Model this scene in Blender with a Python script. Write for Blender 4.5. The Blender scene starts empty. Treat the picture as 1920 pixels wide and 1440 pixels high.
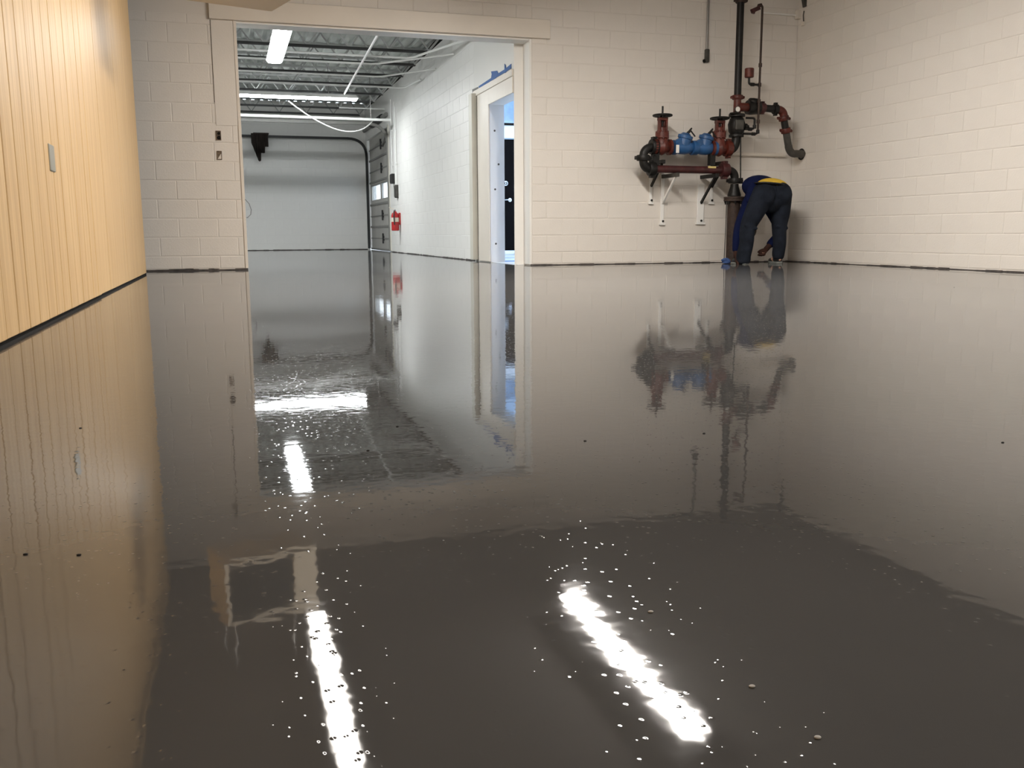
import bpy, bmesh, math, random
from mathutils import Vector, Matrix
random.seed(7)
S = bpy.context.scene
COL = S.collection

# ------------------------------------------------------------------ camera
F_PX, YAW, PITCH, ROLL, CAM_H = 1716.5, math.radians(16.997), math.radians(9.365), math.radians(0.281), 0.393
_f = Vector((math.sin(YAW)*math.cos(PITCH), math.cos(YAW)*math.cos(PITCH), -math.sin(PITCH)))
_r = Vector((math.cos(YAW), -math.sin(YAW), 0.0))
_d = _f.cross(_r)
RIGHT = math.cos(ROLL)*_r + math.sin(ROLL)*_d
DOWN = -math.sin(ROLL)*_r + math.cos(ROLL)*_d
cam_data = bpy.data.cameras.new('camera')
cam_data.sensor_width = 36.0
cam_data.lens = F_PX/1920*36.0
cam_data.clip_start = 0.02
cam = bpy.data.objects.new('camera', cam_data)
COL.objects.link(cam)
cam.matrix_world = Matrix(((RIGHT.x, -DOWN.x, -_f.x, 0), (RIGHT.y, -DOWN.y, -_f.y, 0), (RIGHT.z, -DOWN.z, -_f.z, CAM_H), (0, 0, 0, 1)))
S.camera = cam

# ------------------------------------------------------------------ world (daylight outside the closed building), exposure
W = bpy.data.worlds.new('world'); S.world = W; W.use_nodes = True
W.node_tree.nodes['Background'].inputs['Color'].default_value = (0.80, 0.90, 1.0, 1)
W.node_tree.nodes['Background'].inputs['Strength'].default_value = 5.0
S.view_settings.view_transform = 'Standard'
S.view_settings.look = 'None'
S.view_settings.gamma = 1.0
S.view_settings.use_curve_mapping = False
S.view_settings.exposure = 0.0

LIGHT_WALL, LIGHT_MID, LIGHT_FRONT_FILL, TINT_NEAR = 20.0, 195.0, 36.0, (1.0, 0.94, 0.865)
LIGHT_SIDE, TINT_SIDE = 72.0, (0.95, 0.99, 1.0)
LIGHT_INNER_FILL, TINT_INNER = 260.0, (0.62, 0.78, 1.0)

# ------------------------------------------------------------------ measures (metres)
YB = 10.74          # face of the back wall
YB2 = 10.98         # its other side
XR = 7.15           # right wall
XL = -0.79          # boarded left wall
XS = 3.40           # right wall of the far room
YF = 23.5           # end wall of the far room
ZC = 3.36           # ceiling of the near room
OPX0, OPX1, OPZ = 0.20, 3.527, 2.645

def A(x, y, Y=10.4):
    """The point at depth Y that a sight line measured in the photograph runs through."""
    d = RIGHT*(x-960) + DOWN*(y-720) + _f*F_PX
    t = Y/d.y
    return Vector((d.x*t, Y, CAM_H + d.z*t))

# ------------------------------------------------------------------ materials
def mat(name, col, rough=0.6, metal=0.0, var=0.0, vscale=6.0, bump=0.0, bscale=30.0, spec=0.5, stretch=None):
    m = bpy.data.materials.new(name); m.use_nodes = True
    nt = m.node_tree; b = nt.nodes['Principled BSDF']
    b.inputs['Base Color'].default_value = (*col, 1)
    b.inputs['Roughness'].default_value = rough
    b.inputs['Metallic'].default_value = metal
    b.inputs['Specular IOR Level'].default_value = spec
    if var or bump:
        tc = nt.nodes.new('ShaderNodeTexCoord')
        src = tc.outputs['Object']
        if stretch:
            mp = nt.nodes.new('ShaderNodeMapping'); mp.inputs['Scale'].default_value = stretch
            nt.links.new(src, mp.inputs['Vector']); src = mp.outputs['Vector']
    if var:
        n = nt.nodes.new('ShaderNodeTexNoise'); n.inputs['Scale'].default_value = vscale; n.inputs['Detail'].default_value = 5
        nt.links.new(src, n.inputs['Vector'])
        r = nt.nodes.new('ShaderNodeValToRGB')
        r.color_ramp.elements[0].position = 0.3; r.color_ramp.elements[1].position = 0.7
        r.color_ramp.elements[0].color = (*[max(0, c*(1-var)) for c in col], 1)
        r.color_ramp.elements[1].color = (*[min(1, c*(1+var)) for c in col], 1)
        nt.links.new(n.outputs['Fac'], r.inputs['Fac']); nt.links.new(r.outputs['Color'], b.inputs['Base Color'])
    if bump:
        n2 = nt.nodes.new('ShaderNodeTexNoise'); n2.inputs['Scale'].default_value = bscale; n2.inputs['Detail'].default_value = 4
        nt.links.new(src, n2.inputs['Vector'])
        bp = nt.nodes.new('ShaderNodeBump'); bp.inputs['Strength'].default_value = 1.0; bp.inputs['Distance'].default_value = bump
        nt.links.new(n2.outputs['Fac'], bp.inputs['Height']); nt.links.new(bp.outputs['Normal'], b.inputs['Normal'])
    return m

def emit(name, col, strength):
    m = bpy.data.materials.new(name); m.use_nodes = True
    nt = m.node_tree; nt.nodes.clear()
    o = nt.nodes.new('ShaderNodeOutputMaterial'); e = nt.nodes.new('ShaderNodeEmission')
    e.inputs['Color'].default_value = (*col, 1); e.inputs['Strength'].default_value = strength
    nt.links.new(e.outputs['Emission'], o.inputs['Surface'])
    return m

def floor_material():
    m = bpy.data.materials.new('wet_grey_epoxy'); m.use_nodes = True
    nt = m.node_tree; b = nt.nodes['Principled BSDF']; L = nt.links.new
    tc = nt.nodes.new('ShaderNodeTexCoord')
    n = nt.nodes.new('ShaderNodeTexNoise'); n.inputs['Scale'].default_value = 1.3; n.inputs['Detail'].default_value = 6
    L(tc.outputs['Object'], n.inputs['Vector'])
    r = nt.nodes.new('ShaderNodeValToRGB')
    r.color_ramp.elements[0].position = 0.35; r.color_ramp.elements[0].color = (0.068, 0.067, 0.066, 1)
    r.color_ramp.elements[1].position = 0.68; r.color_ramp.elements[1].color = (0.086, 0.085, 0.083, 1)
    L(n.outputs['Fac'], r.inputs['Fac']); L(r.outputs['Color'], b.inputs['Base Color'])
    b.inputs['Roughness'].default_value = 0.035
    b.inputs['IOR'].default_value = 1.52
    # long swells, short ripples and sparse burst bubbles of the self-levelling coat
    def noise(scale, detail, dist, prev=None):
        q = nt.nodes.new('ShaderNodeTexNoise'); q.inputs['Scale'].default_value = scale; q.inputs['Detail'].default_value = detail
        L(tc.outputs['Object'], q.inputs['Vector'])
        bp = nt.nodes.new('ShaderNodeBump'); bp.inputs['Strength'].default_value = 1.0; bp.inputs['Distance'].default_value = dist
        L(q.outputs['Fac'], bp.inputs['Height'])
        if prev: L(prev.outputs['Normal'], bp.inputs['Normal'])
        return bp
    b1 = noise(2.2, 1.0, 0.0007)
    b2 = noise(34.0, 1.0, 0.00013, b1)
    v = nt.nodes.new('ShaderNodeTexVoronoi'); v.inputs['Scale'].default_value = 76.0
    L(tc.outputs['Object'], v.inputs['Vector'])
    sep = nt.nodes.new('ShaderNodeSeparateColor'); L(v.outputs['Color'], sep.inputs['Color'])
    ms = nt.nodes.new('ShaderNodeMapRange'); ms.inputs['From Min'].default_value = 0.0; ms.inputs['From Max'].default_value = 0.23
    ms.inputs['To Min'].default_value = 1.0; ms.inputs['To Max'].default_value = 0.0; ms.interpolation_type = 'SMOOTHSTEP'
    L(v.outputs['Distance'], ms.inputs['Value'])
    gt = nt.nodes.new('ShaderNodeMath'); gt.operation = 'GREATER_THAN'; gt.inputs[1].default_value = 0.22
    L(sep.outputs['Red'], gt.inputs[0])
    mu = nt.nodes.new('ShaderNodeMath'); mu.operation = 'MULTIPLY'; L(ms.outputs['Result'], mu.inputs[0]); L(gt.outputs['Value'], mu.inputs[1])
    b3 = nt.nodes.new('ShaderNodeBump'); b3.inputs['Strength'].default_value = 1.0; b3.inputs['Distance'].default_value = 0.00013
    L(mu.outputs['Value'], b3.inputs['Height']); L(b2.outputs['Normal'], b3.inputs['Normal'])
    L(b3.outputs['Normal'], b.inputs['Normal'])
    # slight haze of the fresh coat: a thin matt share under the gloss
    hz_ = nt.nodes.new('ShaderNodeBsdfDiffuse'); hz_.inputs['Color'].default_value = (0.095, 0.095, 0.098, 1)
    mx = nt.nodes.new('ShaderNodeMixShader'); mx.inputs['Fac'].default_value = 0.14
    L(b.outputs['BSDF'], mx.inputs[1]); L(hz_.outputs['BSDF'], mx.inputs[2])
    L(mx.outputs['Shader'], nt.nodes['Material Output'].inputs['Surface'])
    return m

def wood_material():
    m = bpy.data.materials.new('varnished_pine'); m.use_nodes = True
    nt = m.node_tree; b = nt.nodes['Principled BSDF']; L = nt.links.new
    tc = nt.nodes.new('ShaderNodeTexCoord'); oi = nt.nodes.new('ShaderNodeObjectInfo')
    mp = nt.nodes.new('ShaderNodeMapping'); mp.inputs['Scale'].default_value = (1, 9, 0.35)
    L(tc.outputs['Object'], mp.inputs['Vector'])
    ad = nt.nodes.new('ShaderNodeVectorMath'); ad.operation = 'ADD'
    sc = nt.nodes.new('ShaderNodeMath'); sc.operation = 'MULTIPLY'; sc.inputs[1].default_value = 40.0
    L(oi.outputs['Random'], sc.inputs[0]); L(mp.outputs['Vector'], ad.inputs[0]); L(sc.outputs['Value'], ad.inputs[1])
    n = nt.nodes.new('ShaderNodeTexNoise'); n.inputs['Scale'].default_value = 3.0; n.inputs['Detail'].default_value = 7; n.inputs['Distortion'].default_value = 0.6
    L(ad.outputs['Vector'], n.inputs['Vector'])
    r = nt.nodes.new('ShaderNodeValToRGB')
    r.color_ramp.elements[0].position = 0.32; r.color_ramp.elements[0].color = (0.60, 0.38, 0.165, 1)
    r.color_ramp.elements[1].position = 0.66; r.color_ramp.elements[1].color = (0.73, 0.50, 0.245, 1)
    L(n.outputs['Fac'], r.inputs['Fac']); L(r.outputs['Color'], b.inputs['Base Color'])
    b.inputs['Roughness'].default_value = 0.45
    return m

M = dict(
    floor=floor_material(), wood=wood_material(),
    paint=mat('cream_wall_paint', (0.735, 0.695, 0.645), 0.55, var=0.03, vscale=2.0, bump=0.0012, bscale=60),
    mortar=mat('painted_joint', (0.71, 0.67, 0.62), 0.7),
    paint_side=mat('white_wall_paint', (0.83, 0.82, 0.79), 0.5, var=0.02, vscale=2.0, bump=0.001, bscale=50),
    mortar_side=mat('painted_joint_white', (0.80, 0.79, 0.76), 0.7),
    trim=mat('cream_trim_paint', (0.74, 0.685, 0.61), 0.45, var=0.03, vscale=3.0),
    trim_shade=mat('grey_cream_paint_shade', (0.62, 0.60, 0.53), 0.5, var=0.04, vscale=4.0),  # trim cream darkened to paint in the shade on the doorway post
    dark=mat('dark_gap', (0.012, 0.011, 0.010), 0.95, spec=0.1),
    grime=mat('floor_edge_grime', (0.07, 0.06, 0.055), 0.8, var=0.6, vscale=12),
    ceil=mat('ceiling_grey', (0.20, 0.19, 0.18), 0.9),
    deck=mat('grey_painted_deck', (0.60, 0.63, 0.60), 0.8, var=0.06, vscale=3.0, spec=0.2),
    steel=mat('joist_steel', (0.40, 0.41, 0.40), 0.7, var=0.1),
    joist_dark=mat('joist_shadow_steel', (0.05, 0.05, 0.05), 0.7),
    conduit=mat('white_conduit', (0.86, 0.86, 0.84), 0.4),
    grey_conduit=mat('grey_conduit', (0.30, 0.29, 0.28), 0.35, metal=0.6),
    fixture=mat('white_enamel', (0.80, 0.80, 0.78), 0.35),
    lens_wall=emit('lamp_wall_row', TINT_NEAR, LIGHT_WALL), lens_mid=emit('lamp_mid_row', TINT_NEAR, LIGHT_MID), lens_front_fill=emit('lamp_front_fill', TINT_NEAR, LIGHT_FRONT_FILL),
    lens_side=emit('lamp_side', TINT_SIDE, LIGHT_SIDE),
    lens_inner_fill=emit('lamp_inner_fill', TINT_INNER, LIGHT_INNER_FILL), lens_back_fill=emit('lamp_back_fill', TINT_INNER, 60.0),
    beige=mat('beige_sheet_metal', (0.66, 0.58, 0.46), 0.45),
    iron=mat('black_iron', (0.007, 0.0065, 0.006), 0.5, var=0.4, vscale=18, bump=0.0015, bscale=60, spec=0.35),
    iron_grey=mat('worn_grey_iron', (0.055, 0.052, 0.046), 0.6, var=0.3, vscale=14),
    red=mat('old_red_paint', (0.085, 0.014, 0.008), 0.5, var=0.5, vscale=16, bump=0.001, bscale=70),
    maroon=mat('maroon_pipe_paint', (0.050, 0.011, 0.011), 0.5, var=0.4, vscale=12),
    rust=mat('rusty_pipe', (0.038, 0.022, 0.016), 0.7, var=0.4, vscale=25),
    blue=mat('blue_valve_paint', (0.020, 0.085, 0.225), 0.42, var=0.2, vscale=10),
    tag=mat('white_tag', (0.75, 0.74, 0.70), 0.6),
    yellow_tag=mat('yellow_tag', (0.62, 0.50, 0.20), 0.6),
    jeans=mat('dark_denim', (0.012, 0.0155, 0.024), 0.9, var=0.35, vscale=9, bump=0.010, bscale=14, spec=0.15),
    shirt=mat('navy_shirt', (0.004, 0.008, 0.042), 0.9, var=0.2, bump=0.006, bscale=12, spec=0.15),
    yellow=mat('yellow_undershirt', (0.66, 0.44, 0.05), 0.85, bump=0.003, bscale=20, spec=0.2),
    belt=mat('black_belt', (0.010, 0.010, 0.010), 0.5),
    skin=mat('skin', (0.46, 0.26, 0.18), 0.55),
    hair=mat('brown_hair', (0.05, 0.032, 0.02), 0.7),
    eye=mat('eye_white', (0.7, 0.7, 0.68), 0.3), iris=mat('eye_brown', (0.05, 0.03, 0.02), 0.3),
    glove=mat('dark_work_glove', (0.040, 0.018, 0.013), 0.85, spec=0.2),
    shoe=mat('black_work_shoe', (0.012, 0.012, 0.012), 0.5), sole=mat('grey_shoe_sole', (0.16, 0.17, 0.16), 0.8),
    rag=mat('blue_rag', (0.035, 0.075, 0.21), 0.9), tape=mat('blue_masking_tape', (0.025, 0.105, 0.33), 0.6),
    grey_tape=mat('grey_tape_end', (0.19, 0.19, 0.18), 0.7),
    panel=mat('rollup_door_panel', (0.46, 0.45, 0.42), 0.5, var=0.06, vscale=3),
    rail=mat('rollup_door_rail', (0.22, 0.215, 0.20), 0.5),
    track=mat('dark_track', (0.028, 0.028, 0.028), 0.5, metal=0.3),
    galv=mat('galvanised_strut', (0.50, 0.49, 0.46), 0.4, metal=0.3),
    black_door=mat('black_door_paint', (0.003, 0.0022, 0.002), 0.8, spec=0.05),
    chrome=mat('bright_chrome', (0.75, 0.76, 0.78), 0.22, metal=0.9),
    inner=mat('inner_room_white', (0.80, 0.81, 0.82), 0.6),
    inner_floor=mat('inner_room_floor', (0.62, 0.63, 0.64), 0.4),
    inner_deck=mat('inner_room_deck', (0.55, 0.70, 0.95), 0.3, var=0.2, vscale=4),
    inner_jamb=mat('jamb_paint_blue_light', (0.70, 0.71, 0.73), 0.5),  # blue cast of the inner room light mixed into the jamb colour
    ext_red=mat('extinguisher_red', (0.42, 0.012, 0.014), 0.35), ext_label=mat('extinguisher_label', (0.72, 0.66, 0.56), 0.5),
    cloth=mat('brown_cloth', (0.030, 0.021, 0.017), 0.95, bump=0.004, bscale=10),
    hole=mat('broken_box_inside', (0.16, 0.12, 0.085), 0.9, var=0.5, vscale=40),
    brass=mat('dull_grey_pull', (0.36, 0.34, 0.28), 0.4, metal=0.4),
    debris=mat('dark_speck', (0.02, 0.018, 0.016), 0.9), chip=mat('pale_chip', (0.45, 0.43, 0.40), 0.6),
)
def glass():
    m = mat('window_glass', (1, 1, 1), 0.02); b = m.node_tree.nodes['Principled BSDF']
    b.inputs['Transmission Weight'].default_value = 1.0; b.inputs['IOR'].default_value = 1.45
    return m
M['glass'] = glass()

# ------------------------------------------------------------------ mesh helpers
class MB:
    """Collects shapes that become ONE mesh."""
    def __init__(s): s.v = []; s.f = []; s.sm = []
    def add(s, vs, fs, smooth=False):
        o = len(s.v); s.v += [tuple(p) for p in vs]; s.f += [tuple(i+o for i in f) for f in fs]; s.sm += [smooth]*len(fs); return s
    def box(s, x0, x1, y0, y1, z0, z1):
        return s.add([(x0,y0,z0),(x1,y0,z0),(x1,y1,z0),(x0,y1,z0),(x0,y0,z1),(x1,y0,z1),(x1,y1,z1),(x0,y1,z1)],
                     [(0,3,2,1),(4,5,6,7),(0,1,5,4),(1,2,6,5),(2,3,7,6),(3,0,4,7)])
    def quad(s, a, b, c, d): return s.add([a,b,c,d], [(0,1,2,3)])
    def obox(s, c, u, v, w):
        """box of centre c and half-axis vectors u, v, w"""
        c, u, v, w = map(Vector, (c, u, v, w))
        P = [c-u-v-w, c+u-v-w, c+u+v-w, c-u+v-w, c-u-v+w, c+u-v+w, c+u+v+w, c-u+v+w]
        return s.add(P, [(0,3,2,1),(4,5,6,7),(0,1,5,4),(1,2,6,5),(2,3,7,6),(3,0,4,7)])
    def bar(s, a, b, w, h=None, up=(0,0,1)):
        a, b = Vector(a), Vector(b); d = (b-a); L = d.length; d.normalize(); h = h or w
        up = Vector(up)
        if abs(d.dot(up)) > 0.98: up = Vector((0, 1, 0))
        u = d.cross(up).normalized(); v = u.cross(d)
        return s.obox((a+b)/2, d*L/2, u*w/2, v*h/2)
    def rings(s, rings, cap=True, smooth=True):
        n = len(rings[0]); vs = [p for r in rings for p in r]; fs = []
        for i in range(len(rings)-1):
            for j in range(n):
                k = (j+1) % n
                fs.append((i*n+j, i*n+k, (i+1)*n+k, (i+1)*n+j))
        s.add(vs, fs, smooth)
        if cap:
            s.add(rings[0], [tuple(range(n-1, -1, -1))]); s.add(rings[-1], [tuple(range(n))])
        return s
    def tube(s, path, r, n=12, cap=True):
        path = [Vector(p) for p in path]; m = len(path)
        rr = r if isinstance(r, (list, tuple)) else [r]*m
        T = [((path[min(i+1, m-1)]-path[max(i-1, 0)]).normalized()) for i in range(m)]
        u = T[0].orthogonal().normalized(); R = []
        for i in range(m):
            u = (u - T[i]*u.dot(T[i])).normalized(); w = T[i].cross(u)
            R.append([path[i] + (u*math.cos(a)+w*math.sin(a))*rr[i] for a in [2*math.pi*j/n for j in range(n)]])
        return s.rings(R, cap)
    def lathe(s, base, axis, prof, n=20):
        """prof: (distance along axis, radius)"""
        base, axis = Vector(base), Vector(axis).normalized(); u = axis.orthogonal().normalized(); w = axis.cross(u)
        R = [[base+axis*t+(u*math.cos(a)+w*math.sin(a))*max(r, 1e-4) for a in [2*math.pi*j/n for j in range(n)]] for t, r in prof]
        return s.rings(R)
    def torus(s, c, axis, R, r, n=28, k=8):
        c, axis = Vector(c), Vector(axis).normalized(); u = axis.orthogonal().normalized(); w = axis.cross(u)
        vs, fs = [], []
        for i in range(n):
            a = 2*math.pi*i/n; d = u*math.cos(a)+w*math.sin(a)
            for j in range(k):
                b = 2*math.pi*j/k; vs.append(c+d*(R+r*math.cos(b))+axis*r*math.sin(b))
        for i in range(n):
            for j in range(k):
                fs.append((i*k+j, ((i+1)%n)*k+j, ((i+1)%n)*k+(j+1)%k, i*k+(j+1)%k))
        return s.add(vs, fs, True)
    def mesh(s, name, m, bev=0):
        me = bpy.data.meshes.new(name); me.from_pydata(s.v, [], s.f); me.update()
        if bev:
            bm = bmesh.new(); bm.from_mesh(me)
            es = [e for e in bm.edges if len(e.link_faces) == 2 and e.calc_face_angle() > 0.6]
            bmesh.ops.bevel(bm, geom=es, offset=bev, segments=1, affect='EDGES', clamp_overlap=True)
            bm.to_mesh(me); bm.free()
        else:
            me.polygons.foreach_set('use_smooth', s.sm)
            if any(s.sm):
                me.set_sharp_from_angle(angle=math.radians(42))
        me.materials.append(M[m]); return me
    def build(s, name, m, parent=None, bev=0): return link(name, s.mesh(name, m, bev), parent)

def link(name, data, parent=None):
    o = bpy.data.objects.new(name, data); COL.objects.link(o)
    if parent: o.parent = parent; o.matrix_parent_inverse = Matrix.Translation(-world_loc(parent))
    return o
def world_loc(o):
    v = Vector(o.location)
    if o.parent: v = v + world_loc(o.parent) + o.matrix_parent_inverse.translation
    return v
def tag(o, label=None, cat=None, group=None, kind=None):
    if label: o['label'] = label
    if cat: o['category'] = cat
    if group: o['group'] = group
    if kind: o['kind'] = kind
    return o
def thing(name, loc, label, cat, group=None):
    o = bpy.data.objects.new(name, None); COL.objects.link(o); o.location = loc; o.empty_display_size = 0.1
    return tag(o, label, cat, group)
def struct(name, mb, m, label, bev=0):
    return tag(mb.build(name, m, None, bev), label, None, None, 'structure')
def arc(a, corner, b, n=7):
    """smooth bend from a to b round a corner"""
    a, c, b = Vector(a), Vector(corner), Vector(b)
    return [(1-t)**2*a + 2*t*(1-t)*c + t*t*b for t in [i/n for i in range(n+1)]]

# ------------------------------------------------------------------ block walls
CH, BL, GAP = 0.2032, 0.4064, 0.008
_blocks = {}
def block_mesh(L, H, axis, facing, m):
    key = (round(L, 3), round(H, 3), axis, facing, m)
    if key not in _blocks:
        side = m == 'paint_side'; t = 0.0018 if side else 0.0035; c = 0.003 if side else 0.004; g = 0.0025 if side else GAP/2
        a0, a1, z0, z1 = g, L-g, g, H-g
        ring = lambda i, d: [(a0+i, d, z0+i), (a1-i, d, z0+i), (a1-i, d, z1-i), (a0+i, d, z1-i)]
        P = ring(0, 0) + ring(0, t-c*0.6) + ring(c, t)
        fs = [(8, 9, 10, 11)]
        for k in (0, 4):
            for j in range(4): fs.append((k+j, k+(j+1) % 4, k+4+(j+1) % 4, k+4+j))
        if axis == 'x': Q = [(a, facing*d, z) for a, d, z in P]
        else: Q = [(facing*d, a, z) for a, d, z in P]
        flip = (axis == 'x' and facing > 0) or (axis == 'y' and facing < 0)
        if flip: fs = [f[::-1] for f in fs]
        mb = MB(); mb.add(Q, fs); _blocks[key] = mb.mesh('concrete_block', m)
    return _blocks[key]
def blocks(wall, axis, facing, plane, a0, a1, z0, z1, zj, phase, m, skip=None):
    """courses whose joints lie at zj + k*CH, vertical joints at phase (+ half a block on odd courses)"""
    k0 = math.floor((z0-zj)/CH - 1e-6); k1 = math.ceil((z1-zj)/CH)
    for k in range(k0, k1):
        b0, b1 = max(z0, zj+k*CH), min(z1, zj+(k+1)*CH)
        if b1-b0 < 0.03: continue
        ph = phase + (BL/2 if k % 2 else 0)
        j0 = math.floor((a0-ph)/BL); j1 = math.ceil((a1-ph)/BL)
        for j in range(j0, j1):
            c0, c1 = max(a0, ph+j*BL), min(a1, ph+(j+1)*BL)
            if c1-c0 < 0.04: continue
            if skip and skip(c0, c1, b0, b1): continue
            me = block_mesh(c1-c0, b1-b0, axis, facing, m)
            o = link('concrete_block', me, wall)
            off = random.uniform(-0.0012, 0.0012)
            o.location = (c0, plane+off, b0) if axis == 'x' else (plane+off, c0, b0)

def dark_edge(name, label, axis, plane, side, a0, a1, h=0.013):
    """the ragged dark gap where the coating stops short of a wall"""
    mb = MB(); a = a0
    while a < a1:
        b = min(a1, a+random.uniform(0.05, 0.18)); hh = h*random.uniform(0.5, 1.25); d = 0.010
        if axis == 'x': mb.box(a, b, min(plane, plane+side*d), max(plane, plane+side*d), 0.0005, hh)
        else: mb.box(min(plane, plane+side*d), max(plane, plane+side*d), a, b, 0.0005, hh)
        a = b
    return struct(name, mb, 'grime', label)

# ================================================================== LARGE STRUCTURE
def grid_floor():
    mb = MB(); mb.box(-6, XR+0.3, -6.5, YB, -0.12, 0); mb.box(-6, XS+0.02, YB, YF+0.3, -0.12, 0); mb.box(XS+0.02, XR+0.3, YB, YB+0.2, -0.12, 0)
    return struct('floor', mb, 'floor', 'freshly coated glossy grey epoxy floor running through both rooms')
grid_floor()
struct('ceiling', MB().box(XL-0.3, XR+0.3, -6.3, YB, ZC, ZC+0.15), 'ceil', 'dim grey ceiling of the near room')

# back wall of the near room with the wide opening
bw = MB()
bw.box(XL-0.3, OPX0, YB, YB2, 0.0, 3.75)
bw.box(OPX0, OPX1, YB, YB2, OPZ, 3.75)
bw.box(OPX1, XR+0.3, YB, YB2, 0.0, 3.75)
wall_back = struct('wall_back', bw, 'mortar', 'cream painted concrete block wall with a wide opening and the fire pipes')
def skip_open(c0, c1, b0, b1): return False
blocks(wall_back, 'x', -1, YB, OPX1+0.02, XR, 0.02, ZC-0.005, 0.159, 3.935-BL/2, 'paint')
blocks(wall_back, 'x', -1, YB, XL-0.16, OPX0-0.035, 0.02, 2.70, 0.159, -0.30, 'paint')
blocks(wall_back, 'x', -1, YB, XL-0.16, OPX1+0.02, 2.87, ZC-0.005, 0.159+13*CH+0.02, -0.30, 'paint')

wr = MB().box(XR, XR+0.25, -6.3, YB+0.2, 0, ZC)
wall_right = struct('wall_right', wr, 'mortar', 'cream painted concrete block wall to the right of the fire pipes')
blocks(wall_right, 'y', -1, XR, 4.9, YB-0.006, 0.02, ZC-0.005, 0.159, 10.62, 'paint')
struct('wall_front', MB().box(XL-0.3, XR+0.3, -6.5, -6.3, 0, ZC), 'paint', 'plain cream wall behind the viewer')

# boarded left wall
wall_left = struct('wall_left', MB().box(XL-0.35, XL-0.012, -6.3, 9.93, 0.0, ZC).box(XL-0.35, XL-0.2, 9.93, YB, 0.0, ZC), 'dark', 'wall of varnished pine boards with upright grooves and a flush pull')
g = 4.149-0.2105*4; ys = []
while g < 6.36: ys.append(g); g += 0.2105
ys = [ys[0]-0.2105*k for k in range(8, 0, -1)] + ys + [6.40]
for a, b in zip(ys[:-1], ys[1:]):
    MB().box(XL-0.03, XL+random.uniform(-0.001, 0.001), a+0.0045, b-0.0045, 0.016, ZC-0.005).build('board', 'wood', wall_left, 0.004)
for a, b in ((6.40, 6.99), (6.99, 7.58), (7.58, 8.17), (8.17, 8.76), (8.76, 9.35), (9.35, 9.93)):
    MB().box(XL-0.05, XL-0.010+random.uniform(-0.001, 0.001), a+0.0015, b-0.0015, 0.016, ZC-0.005).build('board', 'wood', wall_left, 0.001)
MB().box(XL-0.03, XL, -6.2, ys[0]-0.004, 0.016, ZC-0.005).build('board', 'wood', wall_left)
pull = MB().box(XL-0.004, XL+0.006, 4.895, 5.025, 0.695, 0.822).build('flush_pull', 'brass', wall_left, 0.004)
pull['label'] = 'dull grey flush pull'

# header board and trims round the opening
hb = MB().box(-0.07, 3.766, YB-0.045, YB-0.004, 2.655, 2.866)
struct('trim_1', hb, 'trim', 'long cream header board across the top of the wide opening', 0.004)
struct('trim_2', MB().box(OPX0-0.028, OPX0+0.004, YB-0.012, YB2+0.01, 0.012, OPZ+0.01), 'trim', 'thin cream edge strip on the left side of the wide opening', 0.002)
struct('trim_3', MB().box(OPX1-0.012, OPX1+0.012, YB-0.008, YB2, 0.012, OPZ), 'paint_side', 'edge board right of the wide opening, painted whiter for far room light', 0.002)  # whiter paint stands in for light falling from the far room
struct('trim_4', MB().box(OPX0, OPX1-0.012, YB+0.002, YB2, OPZ-0.012, OPZ), 'fixture', 'underside board of the header over the opening, painted whiter for far room light')  # white colour stands in for light bounced up under the header

struct('trim_18', MB().box(-0.058, OPX0-0.031, YB-0.009, YB-0.0005, 1.56, 2.65), 'paint', 'smooth plastered patch on the wall under the left end of the header board', 0.002)
struct('trim_19', MB().box(-0.064, -0.058, YB-0.006, YB-0.0005, 1.80, 2.65), 'grime', 'dark crack beside the plastered patch left of the opening')
# ------------------------------------------------------------------ far room
ZD = 3.56   # deck
sw = MB()
DY0, DY1, DZ = 10.99, 12.08, 2.07          # doorway
RY0, RY1, RZ = 20.15, 23.30, 2.66           # roll-up door
sw.box(XS, XS+0.2, DY0, DY1, DZ, 3.40)
sw.box(XS, XS+0.2, DY1, RY0, 0, 3.40)
sw.box(XS, XS+0.2, RY0, RY1, RZ, 3.40)
sw.box(XS, XS+0.2, RY1, YF, 0, 3.40)
wall_far_right = struct('wall_far_right', sw, 'mortar_side', 'white block wall of the far room with a doorway and a roll-up door')
blocks(wall_far_right, 'y', -1, XS, 12.86, RY0-0.12, 0.02, 3.39, 0.159, 12.9, 'paint_side')
struct('wall_far_front', MB().box(XS, XS+0.2, YB2, DY0, 0, 3.40), 'paint_side', 'narrow white wall end beside the doorway')
wall_far = struct('wall_far', MB().box(-4.2, XS+0.25, YF, YF+0.2, 0, ZD), 'mortar_side', 'white end wall of the far room')
blocks(wall_far, 'x', -1, YF, -0.6, XS-0.01, 0.02, 3.4, 0.159, 0.1, 'paint_side')
struct('wall_far_left', MB().box(-4.2, -4.0, YB2, YF, 0, ZD), 'paint_side', 'white left wall of the far room')
struct('wall_far_near', MB().box(-4.2, XL-0.3, YB, YB2, 0, ZD), 'paint_side', 'white wall of the far room behind the boarded wall')
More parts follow.
